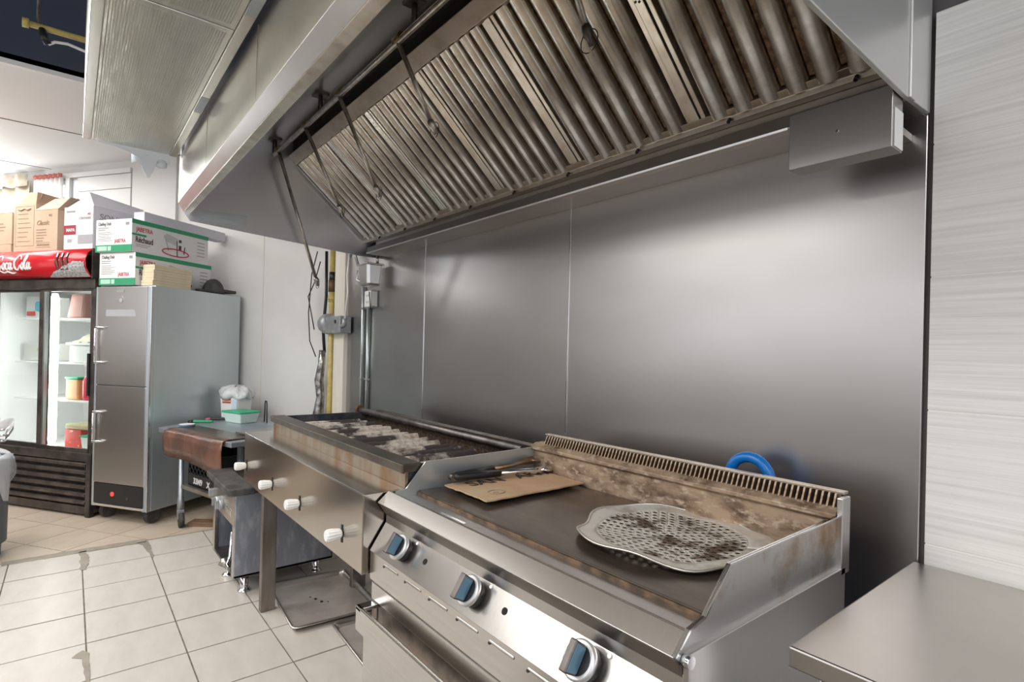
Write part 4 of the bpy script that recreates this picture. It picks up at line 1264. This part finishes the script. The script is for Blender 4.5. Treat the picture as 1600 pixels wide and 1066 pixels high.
# ================================================================== CARTONS
def carton(nm, lab, M_, s, d, z, w_, dp, h, rz=0.0, group=None, flaps=None, Min=None):
    o = thing(nm, lab, 'carton', WP(s, d, z), TH+rz, group)
    if flaps:
        t = .006
        MB().box(0, w_, 0, t, 0, h).box(0, w_, dp-t, dp, 0, h).box(0, t, t, dp-t, 0, h).box(w_-t, w_, t, dp-t, 0, h).box(t, w_-t, t, dp-t, 0, .006).build('carton_body', M_, o)
        for f in flaps:
            MB().add(f, [(0, 1, 2, 3)]).build('flap', Min or M_, o, solid=.006)
    else:
        box('carton_body', M_, o, 0, w_, 0, dp, 0, h, .003)
    return o


ZC = 2.172
def lines(o, x0, x1, z0, n, dz, M_, y=-.001, hgt=.006, rnd=True):
    for i in range(n):
        xe = x1-(random.uniform(0, (x1-x0)*.4) if rnd else 0)
        MB().box(x0, xe, y-.0006, y+.0006, z0-i*dz, z0-i*dz+hgt).build('print_line', M_, o)


ZB = 2.222
w1, h1 = .29, .40
b1 = carton('brown_carton', 'brown carton with framed print and raised brown flap on the cooler', BROWNBOX, -2.805, 1.12, ZB, .27, .40, .42, 0, 'open brown cartons on the cooler',
            [[(0, .02, .42), (.27, .02, .42), (.245, .07, .53), (.085, .07, .545)], [(.27, 0, .42), (.27, .40, .42), (.22, .38, .52), (.235, .03, .53)], [(0, .40, .42), (.27, .40, .42), (.24, .36, .53), (.09, .36, .545)]], BROWNIN)
MB().box(.02, .0225, -.0012, .0004, .05, .40).box(.248, .2505, -.0012, .0004, .05, .40).box(.02, .2505, -.0012, .0004, .05, .0525).box(.02, .2505, -.0012, .0004, .398, .40).build('print_frame', INKBROWN, b1)
lines(b1, .05, .22, .33, 7, .04, INKBROWN, hgt=.004)
MB().tube([(.05, -.001, .375), (.09, -.001, .365), (.135, -.001, .378), (.17, -.001, .365), (.21, -.001, .375)], .006, 6).build('emblem', INKBROWN, b1)
b2 = carton('brown_carton', 'brown carton with script name and slanted top flap on the cooler', BROWNBOX, -2.528, 1.13, ZB, .275, .42, .355, 0, 'open brown cartons on the cooler',
            [[(0, 0, .355), (.275, 0, .355), (.37, .10, .465), (.09, .10, .475)], [(.275, 0, .355), (.275, .42, .355), (.36, .40, .46), (.36, .04, .46)]], BROWNBOX)
text('carton_name', 'Classic', .055, INKBROWN, b2, (.02, -.001, .225), FRONT, shear=.3, bold=.001)
text('carton_code', '405', .03, INKBROWN, b2, (.165, -.001, .295), FRONT)
lines(b2, .02, .15, .18, 5, .024, INKBROWN)
MB().box(.015, .19, -.0012, .0004, .03, .033).box(.015, .19, -.0012, .0004, .07, .073).build('print_frame', INKBROWN, b2)
lines(b2, .03, .18, .045, 1, .02, INKBROWN, hgt=.014, rnd=False)
b3 = carton('brown_carton', 'brown carton with pale open flap at the left photo edge on the cooler', BROWNBOX, -3.09, 1.12, ZB+.075, .26, .36, .28, 0, 'open brown cartons on the cooler',
            [[(0, 0, .28), (.26, 0, .28), (.27, .12, .40), (0, .12, .40)]], LILAC)
lines(b3, .03, .2, .18, 3, .03, INKBROWN)
carton('flat_carton', 'low brown carton below the pale flapped carton on the cooler', BROWNBOX, -3.10, 1.12, ZB, .262, .36, .073)
# grey maroon box
gx = carton('printed_carton', 'tall grey and white carton with maroon band standing open on the cooler', LILAC, -2.172, 1.13, ZB, .335, .50, .36, 0, None,
            [[(.002, .02, .36), (.33, .02, .36), (.225, .10, .49), (.16, .10, .495)], [(.335, 0, .36), (.335, .50, .36), (.26, .50, .45), (.225, .04, .49)]], LILAC)
box('white_face', WCART, gx, .002, .333, -.003, .001, .002, .358, 0)
box('maroon_band', MAROON, gx, .0, .14, -.0045, -.0028, .125, .205, 0)
box('grey_band', GREYP, gx, .165, .333, -.0045, -.0028, .045, .12, 0)
text('carton_print', 'MAPA', .038, WCART, gx, (.03, -.0055, .152), FRONT, bold=.001)
text('carton_print', 'CONTAINER', .03, INKGREY, gx, (.31, -.0045, .25), FRONT, 'RIGHT', sx=.8)
text('carton_print', '402', .026, REDINK, gx, (.31, -.0045, .285), FRONT, 'RIGHT')
lines(gx, .03, .13, .315, 1, .02, INKGREY, y=-.0045, hgt=.012, rnd=False)
box('barcode', GREYP, gx, .045, .095, -.0045, -.0028, .06, .088, 0)
text('carton_print', 'SONICINE', .075, INKGREY, gx, (.336, .05, .255), RIGHT, bold=.001)
box('dark_print', INK, gx, .3352, .3368, .25, .42, .205, .245, 0)
lc = carton('long_carton', 'long lilac white carton lying on top of the green striped boxes', LILAC, -1.47, 1.07, 2.438, .115, .84, .085)


def chafing(lab, s, d, z, rz):
    w_, dp, h = .385, .74, .262
    o = carton('chafing_box', lab, WCART, s, d, z, w_, dp, h, rz, 'chafing dish boxes on the cabinet')
    box('green_stripe', GREENP, o, -.001, w_+.0005, -.002, .001, .0, .056, 0)
    for x0, x1 in ((.02, .125), (.135, .17)):
        box('icon_panel', mat('pale_green', (.45, .68, .55), .5), o, x0, x1, -.0035, -.0018, .010, .046, 0)
    text('box_print', 'Chafing Dish', .036, INK, o, (.025, -.0015, .215), FRONT, sx=.75)
    lines(o, .025, .14, .192, 2, .016, INKGREY, hgt=.005)
    lines(o, .025, .18, .155, 6, .013, INKGREY, hgt=.003)
    text('box_logo', 'JABETRA', .042, REDINK, o, (.205, -.0015, .072), FRONT, sx=.72)
    box('small_mark', INKGREY, o, .32, .355, -.0016, 0, .212, .234, 0)
    # long side
    box('green_stripe', GREENP, o, w_-.001, w_+.002, .0, dp, h-.034, h, 0)
    text('box_logo', 'JABETRA', .052, REDINK, o, (w_+.0015, .035, .168), RIGHT, sx=.72)
    box('green_tab', GREENP, o, w_, w_+.0018, .0, .125, .134, .15, 0)
    text('box_name', 'R\u00e9chaud', .066, INK, o, (w_+.0015, .03, .082), RIGHT, sx=.68, bold=.001)
    for i in range(2):
        box('print_line', INKGREY, o, w_, w_+.0014, .035, .16-.02*i, .062-.014*i, .066-.014*i, 0)
    # printed chafing dish: red ellipse, pan and stand
    el = [(w_+.001, .40+.13*math.cos(a), .055+.03*math.sin(a)) for a in [2*PI*i/30 for i in range(31)]]
    MB().tube(el, .005, 5).build('red_ellipse', REDINK, o)
    MB().add([(w_+.0014, .30, .145), (w_+.0014, .41, .115), (w_+.0014, .42, .18), (w_+.0014, .31, .205), (w_+.0014, .28, .18)], [(0, 1, 2, 3, 4)]).build('printed_pan', mat('print_silver', (.52, .53, .54), .5), o, solid=.001)
    for y0, z0, y1, z1 in ((.30, .15, .33, .065), (.41, .16, .415, .03), (.49, .12, .48, .055)):
        MB().tube([(w_+.001, y0, z0), (w_+.001, y1, z1)], .004, 5).build('printed_leg', INK if y0 > .32 else GREYP, o)
    box('printed_burner', INK, o, w_, w_+.0016, .43, .455, .085, .125, 0)
    box('printed_burner', INK, o, w_, w_+.0016, .43, .455, .15, .175, 0)
    for i in range(5):
        box('print_line', INKGREY, o, w_, w_+.0014, .62, .70, .185-.03*i, .191-.03*i, 0)
    return o


chafing('upper white box with green stripes and a printed dish on the cabinet', -1.702, 1.205, 2.173, 0)
chafing('lower white box with green stripes beneath its twin on the cabinet', -1.682, 1.185, 1.908, 0)
for i in range(4):
    o = thing('small_carton', ['bottom', 'second lowest', 'third lowest', 'topmost'][i]+' flat cream carton of the small stack on the cabinet', 'carton', WP(-1.288+.003*(i % 2), 1.14-.004*i, 1.908+i*.0425), TH+.012*(i % 2), 'flat cream cartons on the cabinet')
    box('carton_body', CREAMBOX, o, 0, .12, 0, .36, 0, .042, .002)
    box('tape_line', mat('cream_tape', (.6, .5, .3), .5), o, -.001, .1205, -.001, .3605, .019, .022, 0)
bc = thing('black_hat', 'black cloth hat lying at the rear edge of the cabinet top', 'hat', WP(-1.205, .50, 1.908), TH-PI/2-.1)
P = []
for j in range(6):
    t = j/5*PI/2
    P.append([(.095*math.cos(t)*math.cos(a)*(1.15 if math.cos(a) > 0 else 1), .075*math.cos(t)*math.sin(a), .135*math.sin(t)) for a in [2*PI*i/20 for i in range(21)]])
MB().quadgrid(P).build('crown', BLACKR, bc, solid=.003)
MB().prism([(-.05, -.06), (-.20, -.05), (-.23, 0), (-.20, .05), (-.05, .06)], 'z', .02, .045).build('visor', BLACKR, bc, .003)
MB().prism([(.06, -.05), (.16, -.03), (.16, .02), (.06, .05)], 'z', .003, .03).build('strap', BLACKR, bc, .003)

# ================================================================== LEFT EDGE
bn = thing('waste_bin', 'blue grey waste bin with clear liner at the left photo edge', 'bin', (-5.02, -.54, 0))
P = []
for r_, z in ((.20, .0), (.20, .01), (.235, .60), (.25, .62), (.25, .66), (.235, .66), (.23, .1)):
    P.append([(r_*math.cos(a), r_*math.sin(a), z) for a in [2*PI*i/28 for i in range(29)]])
MB().quadgrid(P).build('bin_body', BINBLUE, bn)
P = []
for j, (r_, z) in enumerate(((.21, .55), (.232, .655), (.25, .675), (.262, .64), (.266, .58), (.262, .52))):
    P.append([((r_+.008*math.sin(9*a+j))*math.cos(a), (r_+.008*math.sin(9*a+j))*math.sin(a), z+(.02*math.sin(5*a+j) if j else 0)-(.12 if j == 5 and .9 < a < 1.25 else 0)) for a in [2*PI*i/40 for i in range(41)]])
MB().quadgrid(P).build('bin_liner', BAG, bn, solid=.001)
ws = thing('wire_shelf', 'chrome wire shelf corner above the waste bin', 'shelf', (-4.72, -.31, .875))
for y in (0, -.5):
    for z in (0, -.035, -.07):
        MB().tube([(-.60, y, z), (-.03, y, z), (-.008, y-.006, z), (0, y-.03, z)], .007, 6).build('edge_rod', CHROME, ws)
for x in (-.60, 0):
    for z in (0, -.07):
        MB().tube([(x, -.02, z), (x, -.5, z)], .007, 6).build('edge_rod', CHROME, ws)
for i in range(22):
    x = -.59+i*.0275
    MB().tube([(x, 0, .006), (x, -.5, .006)], .0035, 5).build('cross_wire', CHROME, ws)
for i in range(14):
    x = -.60+i*.0425
    MB().tube([(x, 0, 0), (x+.02, 0, -.07), (x+.0425, 0, 0)], .0035, 5).build('truss_wire', CHROME, ws)
for x, y in ((-.59, -.49), (-.01, -.49)):
    MB().cyl((x, y, -.91), (x, y, .03), .0125, 10).build('post', CHROME, ws)
    MB().tube([(x, y, -.35), (x, -.1, -.075)], .008, 8).build('brace', CHROME, ws)
